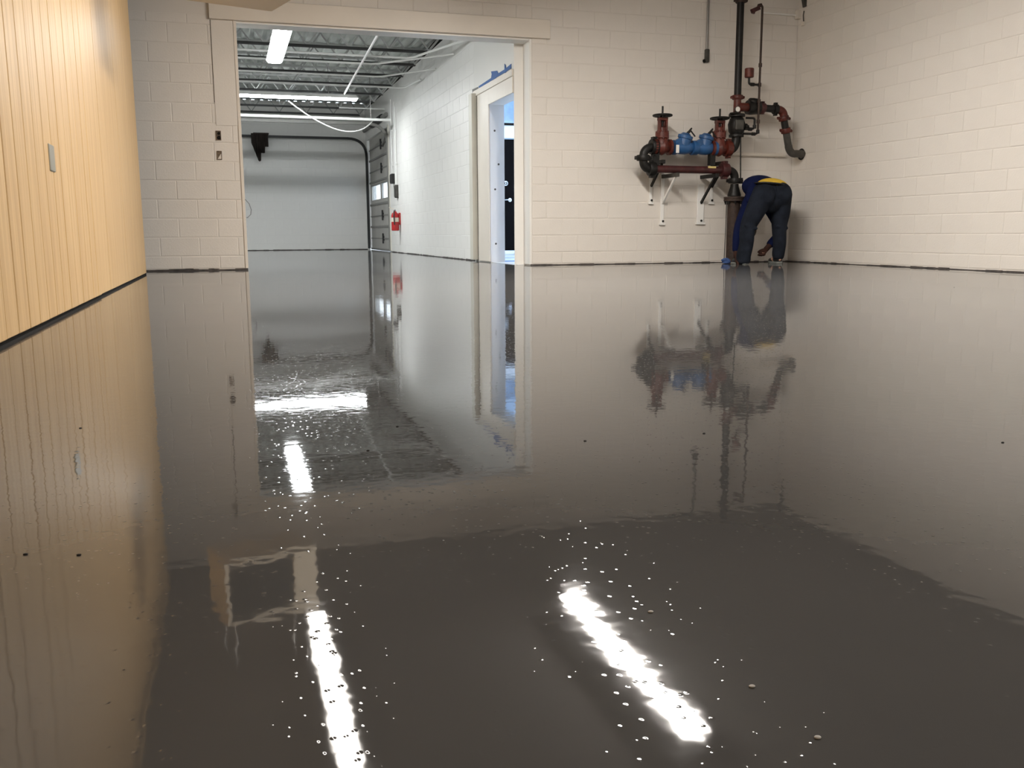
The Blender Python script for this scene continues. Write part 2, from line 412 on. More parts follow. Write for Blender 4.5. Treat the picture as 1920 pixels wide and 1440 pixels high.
# corrugated roof deck: ribs run along the depth
dk = MB(); prof = []
x = -4.2
while x < XS+0.4:
    prof += [(x, ZD), (x+0.09, ZD), (x+0.115, ZD+0.04), (x+0.175, ZD+0.04)]; x += 0.20
for (xa, za), (xb, zb) in zip(prof[:-1], prof[1:]):
    dk.quad((xa, YB2-0.1, za), (xa, YF+0.2, za), (xb, YF+0.2, zb), (xb, YB2-0.1, zb))
dk.box(-4.3, XS+0.5, YB2-0.1, YF+0.3, ZD+0.05, ZD+0.12)
struct('ceiling_far', dk, 'deck', 'ribbed grey metal roof deck over the far room')
struct('trim_5', MB().box(XS+0.07, XS+0.2, YB2, YF, 3.40, ZD+0.05), 'dark', 'dark strip painted for the shadow between the white wall top and roof deck')  # dark strip stands in for the shadow under the deck

# bar joists
JY = [11.95, 13.05, 14.15, 15.25, 16.35, 17.45, 18.55, 19.65, 20.75, 21.85]
zb, zt = 3.07, 3.52
web = MB().bar((0, 0, zb+0.02), (0.30, 0, zt-0.02), 0.022).mesh('web_bar', 'steel')
web2 = MB().bar((0.30, 0, zt-0.02), (0.60, 0, zb+0.02), 0.022).mesh('web_bar', 'steel')
for i, y in enumerate(JY):
    words = ['first', 'second', 'third', 'fourth', 'fifth', 'sixth', 'seventh', 'eighth', 'ninth', 'tenth'][i]
    j = thing('bar_joist', (0, y, zb), f'grey steel bar joist under the far room roof deck, {words} beyond the header', 'joist', 'bar joists under the roof deck')
    tc = MB(); tc.box(-4.0, XS, y-0.045, y-0.006, zt, zt+0.035); tc.box(-4.0, XS, y+0.006, y+0.045, zt, zt+0.035); tc.build('top_chord', 'steel', j)
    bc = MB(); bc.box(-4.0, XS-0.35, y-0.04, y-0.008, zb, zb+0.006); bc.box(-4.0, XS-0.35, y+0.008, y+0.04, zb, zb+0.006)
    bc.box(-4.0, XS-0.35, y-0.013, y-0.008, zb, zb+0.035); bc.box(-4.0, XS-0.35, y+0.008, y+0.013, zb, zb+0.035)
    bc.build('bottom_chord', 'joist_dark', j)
    MB().bar((XS-0.37, y, zb+0.02), (XS-0.02, y, zt-0.01), 0.03).build('end_bar', 'steel', j)
    x = -0.55
    while x < XS-0.6:
        for me, dx in ((web, 0), (web2, 0)):
            o = link('web_bar', me, j); o.location = (x, y, 0)
        x += 0.60

# ================================================================== LAMPS
def strip_light(name, x0, x1, y0, y1, z, lens, label, group, tubes=1, hang=None):
    c = ((x0+x1)/2, (y0+y1)/2, z)
    t = thing(name, c, label, 'ceiling light', group)
    h = MB()
    h.add([(x0-0.012, y0, z+0.035), (x1+0.012, y0, z+0.035), (x1+0.012, y1, z+0.035), (x0-0.012, y1, z+0.035),
           (x0+0.03, y0, z+0.095), (x1-0.03, y0, z+0.095), (x1-0.03, y1, z+0.095), (x0+0.03, y1, z+0.095)],
          [(0,3,2,1),(4,5,6,7),(0,1,5,4),(1,2,6,5),(2,3,7,6),(3,0,4,7)])
    h.build('housing', 'fixture', t)
    along_y = (y1-y0) > (x1-x0)
    # curved wrap lens
    L0, L1 = (y0, y1) if along_y else (x0, x1)
    c0, c1 = (x0, x1) if along_y else (y0, y1)
    cm, hw = (c0+c1)/2, (c1-c0)/2
    P = [(cm-hw, z+0.034), (cm-hw, z+0.022), (cm-hw*0.75, z+0.003), (cm, z), (cm+hw*0.75, z+0.003), (cm+hw, z+0.022), (cm+hw, z+0.034)]
    n = tubes; step = (L1-L0)/n
    for k in range(n):
        a, b = L0+k*step+0.012, L0+(k+1)*step-0.012
        if along_y: R = [[(p, q, zz) for p, zz in P] for q in (a, b)]
        else: R = [[(q, p, zz) for p, zz in P] for q in (a, b)]
        mb = MB(); mb.rings(R, cap=True, smooth=False)
        lo = mb.build('lens', lens, t)
    if hang:
        for f in (0.15, 0.85):
            if along_y: MB().tube([(cm, y0+(y1-y0)*f, z+0.09), (cm, y0+(y1-y0)*f, hang)], 0.006, 6).build('hanger', 'grey_conduit', t)
            else: MB().tube([(x0+(x1-x0)*f, cm, z+0.09), (x0+(x1-x0)*f, cm, hang)], 0.006, 6).build('hanger', 'grey_conduit', t)
    return t
G1 = 'strip lights of the near room'
ZL = 3.10
strip_light('strip_light', 0.52, 0.70, 5.92, 8.40, ZL, 'lens_wall', 'lit strip light in the row along the boarded wall, above the unit heater', G1, hang=ZC)
strip_light('strip_light', 0.52, 0.70, 3.40, 5.88, ZL, 'lens_wall', 'lit strip light in the row along the boarded wall, the one nearer the viewer', G1, hang=ZC)
strip_light('strip_light', 2.92, 3.10, 5.40, 7.95, ZL, 'lens_mid', 'long lit strip light in mid room, the right bright streak in the floor', G1, hang=ZC)
strip_light('strip_light', 2.92, 3.10, 1.9, 4.4, ZL, 'lens_front_fill', 'unseen fill strip light added to the middle row, second from the wide opening', G1, hang=ZC)  # this and the next three: unseen lamps added as fill for the walls
strip_light('strip_light', 5.55, 5.73, 1.9, 4.4, ZL, 'lens_front_fill', 'unseen fill strip light added by the right wall, the one nearer the fire riser', G1, hang=ZC)
strip_light('strip_light', 2.92, 3.10, -1.8, 0.7, ZL, 'lens_front_fill', 'unseen fill strip light added to the middle row, third from the wide opening', G1, hang=ZC)
strip_light('strip_light', 5.55, 5.73, -1.8, 0.7, ZL, 'lens_front_fill', 'unseen fill strip light added by the right wall, the one farther from the riser', G1, hang=ZC)
G2 = 'wrap lights of the far room'
strip_light('wrap_light', 0.645, 0.845, 11.25, 13.65, 2.73, 'lens_side', 'bright wrap light running away from the header in the far room', G2, hang=3.52)
strip_light('wrap_light', -1.05, 2.50, 18.12, 18.32, 2.90, 'lens_side', 'bright row of wrap lamps hung crosswise at the end of the far room', G2, tubes=3, hang=3.52)
strip_light('wrap_light', -2.4, -2.2, 12.5, 14.9, 2.73, 'lens_side', 'wrap light on the hidden left side of the far room', G2, hang=3.52)

# ------------------------------------------------------------------ inner room behind the doorway
IX0, IX1, IY0, IY1 = XS+0.2, 7.3, YB2, 16.5
struct('floor_inner', MB().box(XS+0.02, IX1, YB+0.2, 19.5, -0.12, 0.004), 'inner_floor', 'pale bare floor of the room behind the doorway')
iw = MB(); iw.box(IX0, 4.27, IY1, IY1+0.12, 0, 2.33); iw.box(5.22, IX1, IY1, IY1+0.12, 0, 2.33); iw.box(4.27, 5.22, IY1, IY1+0.12, 2.10, 2.33)
struct('wall_inner_far', iw, 'inner', 'white partition with a black door in the room behind the doorway')
struct('wall_inner_right', MB().box(IX1, IX1+0.15, IY0, 19.5, 0, 3.5), 'inner', 'white right wall of the room behind the doorway')
struct('wall_inner_end', MB().box(IX0, IX1, 19.5, 19.65, 0, 3.5), 'inner_deck', 'bluish end wall beyond the partition')
struct('trim_6', MB().box(IX0, IX1, IY1-0.03, IY1+0.15, 2.33, 2.37), 'dark', 'dark cap on top of the white partition')
idk = MB(); y = IY0-0.1
while y < 19.4:
    idk.quad((IX0, y, 3.3), (IX1, y, 3.3), (IX1, y+0.2, 3.3), (IX0, y+0.2, 3.3))
    idk.quad((IX0, y+0.2, 3.3), (IX1, y+0.2, 3.3), (IX1, y+0.25, 3.24), (IX0, y+0.25, 3.24))
    idk.quad((IX0, y+0.25, 3.24), (IX1, y+0.25, 3.24), (IX1, y+0.3, 3.3), (IX0, y+0.3, 3.3)); y += 0.3
idk.box(IX0, IX1+0.2, IY0-0.1, 19.7, 3.36, 3.45)
struct('ceiling_inner', idk, 'inner_deck', 'ribbed bluish roof deck of the room behind the doorway')
def fill_tube_light(xc, y0, y1, z, label, lens='lens_inner_fill'):
    il = thing('fill_tube_light', (xc, (y0+y1)/2, z), label, 'ceiling light')
    MB().box(xc-0.04, xc+0.04, y0, y1, z+0.11, z+0.15).build('channel', 'fixture', il)
    for x in (xc-0.05, xc+0.05): MB().tube([(x, y0+0.04, z+0.03), (x, y1-0.04, z+0.03)], 0.019, 10).build('tube', lens, il)
    for y in (y0+0.02, y1-0.02): MB().box(xc-0.07, xc+0.07, y-0.015, y+0.015, z, z+0.15).build('end_socket', 'fixture', il)
    for y in (y0+0.4, y1-0.4): MB().tube([(xc, y, z+0.15), (xc, y, 3.24)], 0.006, 6).build('hanger', 'grey_conduit', il)
fill_tube_light(5.7, 12.6, 15.0, 2.95, 'unseen cool fill tube light added in the room behind the doorway')  # unseen lamp added in place of the bluish daylight in this room
fill_tube_light(6.2, 17.2, 19.0, 2.80, 'unseen cool fill tube light added beyond the white partition', 'lens_back_fill')  # unseen lamp added to brighten the end wall above the partition
pc = thing('ceiling_pipe', (4.0, 15.5, 2.75), 'white pipe under the bluish deck of the room behind the doorway', 'pipe')
MB().tube([(IX0, 15.2, 2.92), (IX1, 16.0, 2.72)], 0.025, 8).build('pipe_run', 'conduit', pc)

# black door
d2 = tag(thing('door_1', (4.75, IY1, 0.07), 'black door with chrome lever and deadbolt seen through the doorway', None), kind='structure')
MB().box(4.29, 5.20, IY1-0.03, IY1+0.03, 0.075, 2.08).build('door_leaf', 'black_door', d2, 0.004)
def rosette(x, z, r):
    return MB().lathe((x, IY1-0.03, z), (0, -1, 0), [(0, r), (0.012, r), (0.018, r*0.8), (0.02, 0)], 20)
pz = A(955, 375, IY1); kz = A(947, 344, IY1)
lv = rosette(pz.x, pz.z, 0.036).build('lever_handle', 'chrome', d2)
MB().tube([(pz.x, IY1-0.05, pz.z), (pz.x, IY1-0.085, pz.z), (pz.x-0.03, IY1-0.09, pz.z), (pz.x-0.12, IY1-0.09, pz.z-0.004)], 0.011, 8).build('lever', 'chrome', lv)
db = rosette(kz.x, kz.z, 0.045).build('deadbolt', 'chrome', d2)
MB().torus((kz.x, IY1-0.055, kz.z), (0, 1, 0), 0.022, 0.006).build('lock_ring', 'belt', db)
MB().box(4.25, 5.25, IY1-0.10, IY1+0.02, 0.004, 0.07).build('threshold', 'conduit', d2, 0.01)
MB().box(4.27, 4.60, IY1-0.14, IY1-0.102, 0.05, 0.066).build('sweep', 'dark', d2)
for i, (ya, yb) in enumerate(((13.9, 14.05), (12.2, 12.55))):
    tag(MB().box(XS+0.22, 5.2, ya, yb, 0.0045, 0.006).build('floor_tape', 'tape'), ['blue tape line across the pale floor beyond the doorway', 'blue tape line on the floor right at the doorway sill'][i], 'tape')

# doorway surround
struct('trim_7', MB().box(XS+0.001, XS+0.2, DY1-0.006, DY1, 0.004, DZ), 'inner_jamb', 'white far side of the doorway, tinted blue for the inner room light')
sp = MB(); sp.box(XS-0.018, XS-0.002, DY1+0.0, 12.645, 0.012, 2.26); sp.box(XS-0.018, XS-0.002, DY0+0.002, DY1, DZ, 2.26)
struct('trim_8', sp, 'trim', 'cream casing panel beside and above the doorway', 0.002)
struct('trim_9', MB().box(XS-0.085, XS, 12.70, 12.86, 0.02, 2.30), 'trim_shade', 'cream upright post at the left of the doorway, its shade painted in', 0.004)
struct('trim_10', MB().box(XS-0.022, XS-0.001, DY0+0.004, 12.86, 2.265, 2.345), 'trim', 'cream track bar above the doorway', 0.004)
struct('trim_11', MB().box(XS-0.008, XS-0.0006, 12.646, 12.70, 0.012, 2.264), 'dark', 'dark gap between the casing panel and the post')
# bits in the far jamb: bolt heads
for k, (px, py) in enumerate(((927.5, 245), (935, 308), (928.5, 355), (930, 457))):
    p = A(px, py, DY1-0.006)
    tag(MB().lathe((p.x, DY1-0.006, p.z), (0, -1, 0), [(0, 0.014), (0.006, 0.012), (0.008, 0.0)], 10).build('bolt_head', 'iron_grey'),
        'small bolt head in the bluish doorway side, ' + ['topmost', 'second from the top', 'third from the top', 'lowest near the floor'][k], 'bolt', 'bolts in the doorway side')
# tape on the wall over the bar
def strip_on_wall(pts, m, name, parent, th):
    """a ragged flat strip on the wall plane; pts are (depth, height) going round"""
    n = len(pts); f = [(XS-0.008-th, y, z) for y, z in pts]; b = [(XS-0.0062, y, z) for y, z in pts]
    mb = MB(); mb.add(f+b, [tuple(range(n)), tuple(range(2*n-1, n-1, -1))] + [(i, n+i, n+(i+1) % n, (i+1) % n) for i in range(n)])
    return mb.build(name, m, parent)
def SW(px, py):
    d = RIGHT*(px-960) + DOWN*(py-720) + _f*F_PX; t = (XS-0.008)/d.x
    return (d.y*t, CAM_H+d.z*t)
tp = thing('masking_tape', (XS, 11.8, 2.45), 'torn blue masking tape stuck on the white wall above the doorway', 'tape')
strip_on_wall([SW(*q) for q in ((897, 162), (921, 146), (946, 130), (958.5, 119.5), (958, 128), (945, 137), (924, 149), (899, 167))], 'tape', 'tape_strip', tp, 0.001)
strip_on_wall([SW(*q) for q in ((920, 152), (922, 139), (921, 134), (932, 132.5), (934, 137), (930, 147))], 'tape', 'tape_strip', tp, 0.002)
strip_on_wall([SW(*q) for q in ((946, 119.5), (947.5, 122), (950, 140), (948, 143), (946, 130))], 'tape', 'tape_strip', tp, 0.003)
strip_on_wall([SW(*q) for q in ((885.5, 168), (896, 163), (898, 168), (892, 172), (886, 174))], 'grey_tape', 'tape_end', tp, 0.002)['label'] = 'dirty grey end of the tape'

# ------------------------------------------------------------------ roll-up door
d1 = tag(thing('door_2', (XS+0.05, (RY0+RY1)/2, 0), 'panelled roll-up door in the right wall of the far room, with two bright panes', None), kind='structure')
XD = XS+0.06; SH = 0.53
for k in range(5):
    z0, z1 = 0.02+k*SH, 0.02+(k+1)*SH-0.008
    if k == 2:
        s_ = MB(); wz0, wz1 = z0+0.12, z1-0.07
        s_.box(XD, XD+0.05, RY0+0.02, RY1-0.02, z0, wz0); s_.box(XD, XD+0.05, RY0+0.02, RY1-0.02, wz1, z1)
        for a, b in ((RY0+0.02, RY0+0.22), (21.55, 21.75), (RY1-0.22, RY1-0.02)): s_.box(XD, XD+0.05, a, b, wz0, wz1)
        sec = s_.build('section', 'panel', d1)
        for a, b in ((RY0+0.22, 21.55), (21.75, RY1-0.22)):
            MB().box(XD+0.018, XD+0.024, a-0.005, b+0.005, wz0-0.005, wz1+0.005).build('pane', 'glass', sec)
            MB().box(XD-0.012, XD+0.0, a-0.03, b+0.03, wz1, wz1+0.03).build('pane_bead', 'rail', sec)
    else:
        sec = MB().box(XD, XD+0.05, RY0+0.02, RY1-0.02, z0, z1).build('section', 'panel', d1, 0.004)
    MB().box(XD-0.022, XD, RY0+0.02, RY1-0.02, z0-0.012, z0+0.030).build('rail', 'rail', sec)
    if k != 2: MB().box(XD-0.014, XD, RY0+0.02, RY1-0.02, z0+0.25, z0+0.275).build('rail', 'rail', sec)
    if k == 2: continue
    h_ = MB(); ym = 21.4
    h_.box(XD-0.03, XD-0.001, ym-0.05, ym+0.05, z0+0.21, z0+0.32); h_.box(XD-0.04, XD-0.01, ym-0.02, ym+0.02, z0+0.15, z0+0.38)
    h_.build('hinge', 'track', sec)
MB().box(XD-0.01, XD+0.05, RY0+0.02, RY1-0.02, 0.001, 0.03).build('bottom_seal', 'dark', d1)
MB().bar((XD-0.03, 21.1, 2.35), (XD-0.03, 20.55, 2.62), 0.03, 0.07).build('brace', 'rail', d1)
def track(y, m):
    rt = 0.45; zt_ = 2.70; XT = XD-0.075
    path = [(XT, y, 0.03), (XT, y, zt_-rt)] + arc((XT, y, zt_-rt), (XT, y, zt_), (XT-rt, y, zt_), 9)[1:] + [(-0.6, y, zt_)]
    R = []; w, d = 0.032, 0.028
    for i, p in enumerate(path):
        p = Vector(p); t = (Vector(path[min(i+1, len(path)-1)])-Vector(path[max(i-1, 0)])).normalized()
        n = Vector((t.z, 0, -t.x))
        R.append([p+Vector((0, -w, 0))-n*d, p+Vector((0, w, 0))-n*d, p+Vector((0, w, 0))+n*d, p+Vector((0, -w, 0))+n*d])
    o = MB().rings(R, True, False).build('track', m, d1)
    return o
track(RY1-0.01, 'track')['label'] = 'dark far track'
track(RY0-0.05, 'rail')['label'] = 'pale near track'
MB().tube([(XD-0.10, RY0-0.1, 2.90), (XD-0.10, RY1+0.1, 2.90)], 0.045, 12).build('torsion_shaft', 'rail', d1)
MB().tube([(XD-0.10, 20.6, 2.90), (XD-0.10, 22.1, 2.90)], 0.075, 14).build('spring', 'track', d1)
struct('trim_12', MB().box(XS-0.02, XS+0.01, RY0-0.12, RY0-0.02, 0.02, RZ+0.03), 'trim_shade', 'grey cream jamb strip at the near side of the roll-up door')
struct('outside_ground', MB().box(XS+0.25, 40, 19.7, 60, -0.1, 0.0), 'inner_floor', 'bare ground outside the roll-up door')
tr = thing('rail_pipe', (0, 19.2, 2.70), 'bright white pipe crossing the far room below the row of lamps', 'pipe')
MB().tube([(-3.9, 19.2, 2.70), (XS-0.1, 19.2, 2.68)], 0.028, 10).build('pipe_run', 'conduit', tr)
for x in (-1.5, 2.9): MB().tube([(x, 19.2, 2.70), (x, 19.2, 3.52)], 0.008, 6).build('hanger', 'grey_conduit', tr)
# brackets/boxes beside the door
def wall_box(name, y0, y1, z0, z1, d, m, label, cat):
    t = thing(name, (XS, (y0+y1)/2, z0), label, cat)
    MB().box(XS-d, XS+0.0, y0, y1, z0, z1).build('box', m, t, 0.006)
    MB().box(XS-d-0.012, XS-d+0.001, y0+0.02, y1-0.02, z0+0.02, z1-0.02).build('cover', m, t, 0.004)
    return t
wall_box('switch_box', 19.30, 19.50, 1.42, 1.62, 0.09, 'track', 'dark switch box beside the roll-up door', 'switch box')
wall_box('door_control', 19.02, 19.18, 1.12, 1.38, 0.06, 'iron_grey', 'grey door control box under the upright conduits', 'control box')
for i, yy in enumerate((19.10, 19.24, 19.62)):
    cd = thing('wall_conduit', (XS-0.02, yy, 1.4), ['thin white conduit', 'middle white conduit', 'outer white conduit'][i]+' running up the wall by the roll-up door, '+['first from the near side', 'second from the near side', 'third from the near side'][i], 'conduit', 'conduits beside the roll-up door')
    MB().tube([(XS-0.02, yy, 1.36 if i else 1.38), (XS-0.02, yy, 2.95+0.1*i)], 0.013, 8).build('conduit_run', 'conduit', cd)
    for zz in (1.8, 2.5): MB().box(XS-0.036, XS, yy-0.03, yy+0.03, zz, zz+0.025).build('strap', 'conduit', cd)

# fire extinguisher
fx, fy, fz = XS-0.11, 18.88, 0.45
fe = thing('fire_extinguisher', (fx, fy, fz), 'red fire extinguisher hung on the white wall beside the roll-up door', 'fire extinguisher')
MB().lathe((fx, fy, fz), (0, 0, 1), [(0, 0.06), (0.01, 0.078), (0.30, 0.078), (0.345, 0.066), (0.37, 0.035), (0.39, 0.028), (0.40, 0.0)], 22).build('cylinder', 'ext_red', fe)
MB().lathe((fx, fy, fz+0.18), (0, 0, 1), [(0, 0.0792), (0.085, 0.0792)], 22).build('label_band', 'ext_label', fe)
MB().lathe((fx, fy, fz+0.39), (0, 0, 1), [(0, 0.022), (0.03, 0.022), (0.035, 0.012), (0.05, 0.012)], 12).build('valve_head', 'chrome', fe)
MB().bar((fx-0.02, fy, fz+0.435), (fx-0.12, fy, fz+0.47), 0.022, 0.012).build('lever', 'ext_label', fe)
MB().tube([(fx, fy-0.02, fz+0.41), (fx-0.03, fy-0.08, fz+0.40), (fx-0.04, fy-0.09, fz+0.30), (fx-0.03, fy-0.09, fz+0.12)], 0.012, 8).build('hose', 'belt', fe)
MB().box(XS-0.035, XS, fy-0.04, fy+0.04, fz+0.12, fz+0.36).build('wall_hook', 'ext_red', fe)

# ------------------------------------------------------------------ conduits under the far deck
def ceil_pipe(pts, label, r=0.014):
    t = thing('ceiling_conduit', pts[0], label, 'conduit', 'white conduits under the far room joists')
    MB().tube(pts, r, 8).build('conduit_run', 'conduit', t); return t
zc = 3.035
ceil_pipe([(-3.9, 14.40, zc), (2.75, 14.40, zc), (2.84, 14.32, zc), (XS-0.02, 12.6, zc)], 'white conduit crossing under the joists, the one nearest the header', 0.017)
ceil_pipe([(-3.9, 15.05, zc), (2.30, 15.05, zc), (2.40, 15.0, zc), (XS-0.03, 13.9, zc)], 'white conduit crossing under the joists, second from the header', 0.016)
ceil_pipe([(-3.9, 16.22, zc), (2.55, 16.22, zc), (2.65, 16.18, zc), (XS-0.03, 15.2, zc)], 'white conduit crossing under the joists, third from the header', 0.014)
ceil_pipe([(-3.9, 17.3, zc), (XS-0.25, 17.3, zc), (XS-0.15, 17.2, zc), (XS-0.05, 16.3, zc)], 'white conduit crossing under the joists, fourth from the header', 0.015)
ceil_pipe([(2.0, 11.4, zc-0.03), (2.28, 19.0, zc-0.03)], 'white conduit running away from the header under the joists', 0.017)
ceil_pipe([(2.4, 20.3, zc), (XS-0.03, 20.3, zc)], 'short white conduit above the roll-up door end of the far room', 0.016)
# hanging white cord
cb = thing('hanging_cord', (1.22, 18.2, 2.83), 'white cord sagging from the row of lamps to the roll-up door track', 'cord')
p0, p1, p2 = A(541, 190, 18.2), A(640, 245, 18.6), A(699, 226, 19.3)
pts = []
for i in range(25):
    t = i/24; l0 = (t-0.5)*(t-1)/0.5; l1 = t*(t-1)/(-0.25); l2 = t*(t-0.5)/0.5
    pts.append(p0*l0+p1*l1+p2*l2)
MB().tube(pts, 0.012, 7).build('cord_run', 'conduit', cb)
# grey cord loop at the left jamb
gl = [A(x, y, 11.12) for x, y in ((452, 372), (460, 374), (467, 382), (471, 393), (470, 402), (464, 408), (456, 409), (448, 404))]
lp = thing('cord_loop', gl[0], 'thin grey cord loop poking out behind the left side of the opening', 'cord')
MB().tube(gl, 0.005, 6).build('cord_run', 'grey_conduit', lp)
MB().box(gl[0].x-0.06, gl[0].x+0.0, YB2, 11.13, gl[0].z-0.02, gl[0].z+0.06).build('hook_block', 'trim', lp)
# brown cloth over the far track
cy = RY1-0.07
cl = thing('hung_cloth', (0.8, cy, 2.74), 'dark brown pleated cloth hanging from the far door track', 'cloth')
cm_ = MB(); n = 36; xs = [A(470+32*i/n, 246, cy).x for i in range(n+1)]
bot = []
for i in range(n+1):
    u = i/n
    b = 279+u*34 if u < 0.34 else (290+8*u if u < 0.40 else (303-36*(u-0.45) if u < 0.8 else 275-6*u))
    b = 268+u/0.36*32 if u < 0.36 else (303-2*abs(u-0.45)*10 if u < 0.54 else (287 if u < 0.78 else 275))
    bot.append(A(486, b, cy).z)
R = []
for j in range(9):
    v = j/8
    row = []
    for i in range(n+1):
        zz = 2.76*(1-v)+bot[i]*v
        row.append(Vector((xs[i], cy-0.03+0.035*math.sin(i*1.35+0.6*math.sin(v*3))*(0.3+0.7*v), zz)))
    R.append(row)
vs = [p for r in R for p in r]; back = [p+Vector((0, 0.012, 0)) for p in vs]; fs = []
N = n+1
for j in range(8):
    for i in range(n):
        a = j*N+i; fs.append((a, a+N, a+N+1, a+1)); o = len(vs); fs.append((o+a, o+a+1, o+a+N+1, o+a+N))
rim = [i for i in range(N)] + [j*N+n for j in range(1, 9)] + [8*N+i for i in range(n-1, -1, -1)] + [j*N for j in range(7, 0, -1)]
for a, b in zip(rim, rim[1:]+rim[:1]): fs.append((a, b, len(vs)+b, len(vs)+a))
cm_.add(vs+back, fs, True)
cm_.build('drape', 'cloth', cl)
MB().box(xs[0]+0.05, xs[-1]+0.02, cy-0.05, RY1+0.03, 2.735, 2.775).build('fold', 'cloth', cl, 0.01)

# ------------------------------------------------------------------ dark ragged joints along the wall bases
dark_edge('trim_13', 'ragged dark joint at the foot of the back wall right of the opening', 'x', YB-0.004, -1, OPX1, XR-0.01)
dark_edge('trim_14', 'ragged dark joint at the foot of the wall between boards and opening', 'x', YB-0.004, -1, XL-0.1, OPX0, 0.020)
dark_edge('trim_15', 'ragged dark joint at the foot of the right wall', 'y', XR-0.004, -1, 1.0, YB-0.02, 0.013)
dark_edge('trim_16', 'thin dark joint at the foot of the far end wall', 'x', YF-0.004, -1, -1.5, XS-0.02, 0.016)
dark_edge('trim_17', 'thin dark joint at the foot of the far room right wall', 'y', XS-0.004, -1, 12.9, RY0-0.1, 0.014)

# ================================================================== UNIT HEATER
hz, hH = 2.10, 0.50
e1, e2 = Vector((-0.956, -0.292, 0)), Vector((0.292, -0.956, 0)); c0 = Vector((0.42, 7.71, hz)); L1_, L2_ = 0.74, 0.46
hd = thing('unit_heater', c0+e1*L1_/2+e2*L2_/2, 'beige sheet metal unit heater hung askew under the ceiling by the boarded wall', 'heater')
def hbox(u0, u1, v0, v1, z0, z1, name, m, parent=None, bev=0):
    c = c0+e1*(u0+u1)/2+e2*(v0+v1)/2; c.z = (z0+z1)/2
    return MB().obox(c, e1*(u1-u0)/2, e2*(v1-v0)/2, (0, 0, (z1-z0)/2)).build(name, m, parent or hd, bev)
hbox(0, L1_, 0, L2_-0.03, hz, hz+hH, 'cabinet', 'beige', None, 0.006)
hbox(0, 0.20, L2_-0.03, L2_, hz, hz+hH, 'control_panel', 'beige', None, 0.004)
hbox(L1_-0.03, L1_, L2_-0.03, L2_, hz, hz+hH, 'front_frame', 'beige'); hbox(0.20, L1_-0.03, L2_-0.03, L2_, hz, hz+0.035, 'front_frame', 'beige')
hbox(0.20, L1_-0.03, L2_-0.03, L2_, hz+hH-0.035, hz+hH, 'front_frame', 'beige')
hbox(0.20, L1_-0.03, L2_-0.032, L2_-0.024, hz+0.035, hz+hH-0.035, 'coil', 'dark')
for k in range(9):
    z0 = hz+0.045+k*0.047
    c = c0+e1*(0.20+L1_-0.03)/2+e2*(L2_-0.012); c.z = z0+0.016
    MB().obox(c, e1*(L1_-0.23)/2, e2*0.008+Vector((0, 0, -0.010)), (0, 0, 0.0012)).build('louver', 'track', hd)
for u in (0.08, L1_-0.08):
    for v in (0.08, L2_-0.08):
        p = c0+e1*u+e2*v
        MB().tube([(p.x, p.y, hz+hH-0.01), (p.x, p.y, ZC)], 0.008, 6).build('hanger_rod', 'grey_conduit', hd)

# ================================================================== FIRE PIPES
YP = 10.40
def P(x, y, Y=YP): return A(x, y, Y)
px = 0.00625
root = thing('sprinkler_riser', (6.12, YP, 0), 'black and red fire sprinkler riser with two blue check valves on the block wall', 'fire riser')
XRS = 6.11
def part(name, mb, m, label=None, parent=None):
    o = mb.build(name, m, parent or root)
    if label: o['label'] = label
    return o
def coupling(c, axis, r, w, m, name='coupling', parent=None):
    """grooved coupling: two ribs, a band and two bolt lugs"""
    c, axis = Vector(c), Vector(axis).normalized()
    mb = MB(); mb.lathe(c-axis*w/2, axis, [(0, r*0.72), (0, r*0.93), (w*0.15, r), (w*0.85, r), (w, r*0.93), (w, r*0.72)], 20)
    o = part(name, mb, m, None, parent)
    side = axis.orthogonal().normalized()
    if abs(axis.z) > 0.5: side = Vector((1, 0, 0))
    else: side = Vector((0, 0, 1))
    for s_ in (-1, 1):
        lug = MB()
        lug.obox(c+side*s_*r*1.08, axis*w*0.32, side*r*0.16, axis.cross(side)*r*0.35)
        lug.lathe(c+side*s_*r*1.08-axis.cross(side)*r*0.55, axis.cross(side), [(0, 0.009), (r*1.1, 0.009)], 6)
        lug.build('bolt_lug', m, o)
    return o
zfl = P(1376, 372).z
zr1, zr2 = P(1376, 368).z, P(1377, 345).z
zlow = P(1290, 318).z         # lower horizontal pipe
zup = P(1290, 277).z          # upper valve train
# standpipe from the floor
part('standpipe', MB().tube([(XRS, YP, 0.0), (XRS, YP, zfl-0.03)], 0.080, 24), 'rust', 'rusty brown standpipe')
fl = part('flange', MB().lathe((XRS, YP, zfl-0.035), (0, 0, 1), [(0, 0.06), (0, 0.128), (0.024, 0.128), (0.025, 0.122), (0.029, 0.122), (0.030, 0.128), (0.054, 0.128), (0.054, 0.06)], 28), 'rust')
for k in range(8):
    a = 2*math.pi*(k+0.5)/8
    MB().lathe((XRS+0.105*math.cos(a), YP+0.105*math.sin(a), zfl-0.075), (0, 0, 1), [(0, 0.009), (0.022, 0.009), (0.022, 0.016), (0.04, 0.016)], 6).build('bolt', 'iron', fl)
part('reducer', MB().lathe((XRS, YP, zr1), (0, 0, 1), [(0, 0.083), (0.02, 0.083), (zr2-zr1-0.03, 0.052), (zr2-zr1, 0.050)], 24), 'iron')
coupling((XRS, YP, P(1377, 339).z), (0, 0, 1), 0.082, 0.062, 'iron')
zc1 = P(1377, 335).z
part('elbow', MB().tube(arc((XRS, YP, zc1), (XRS, YP, zlow), (P(1362, 318).x, YP, zlow), 9), 0.051, 18), 'iron')
coupling((P(1358, 318).x, YP, zlow), (1, 0, 0), 0.088, 0.10, 'maroon')
xl0, xl1 = P(1226, 318).x, P(1352, 318).x
part('pipe_run', MB().tube([(xl0, YP, zlow), (xl1, YP, zlow)], 0.046, 20), 'maroon', 'maroon lower cross pipe')
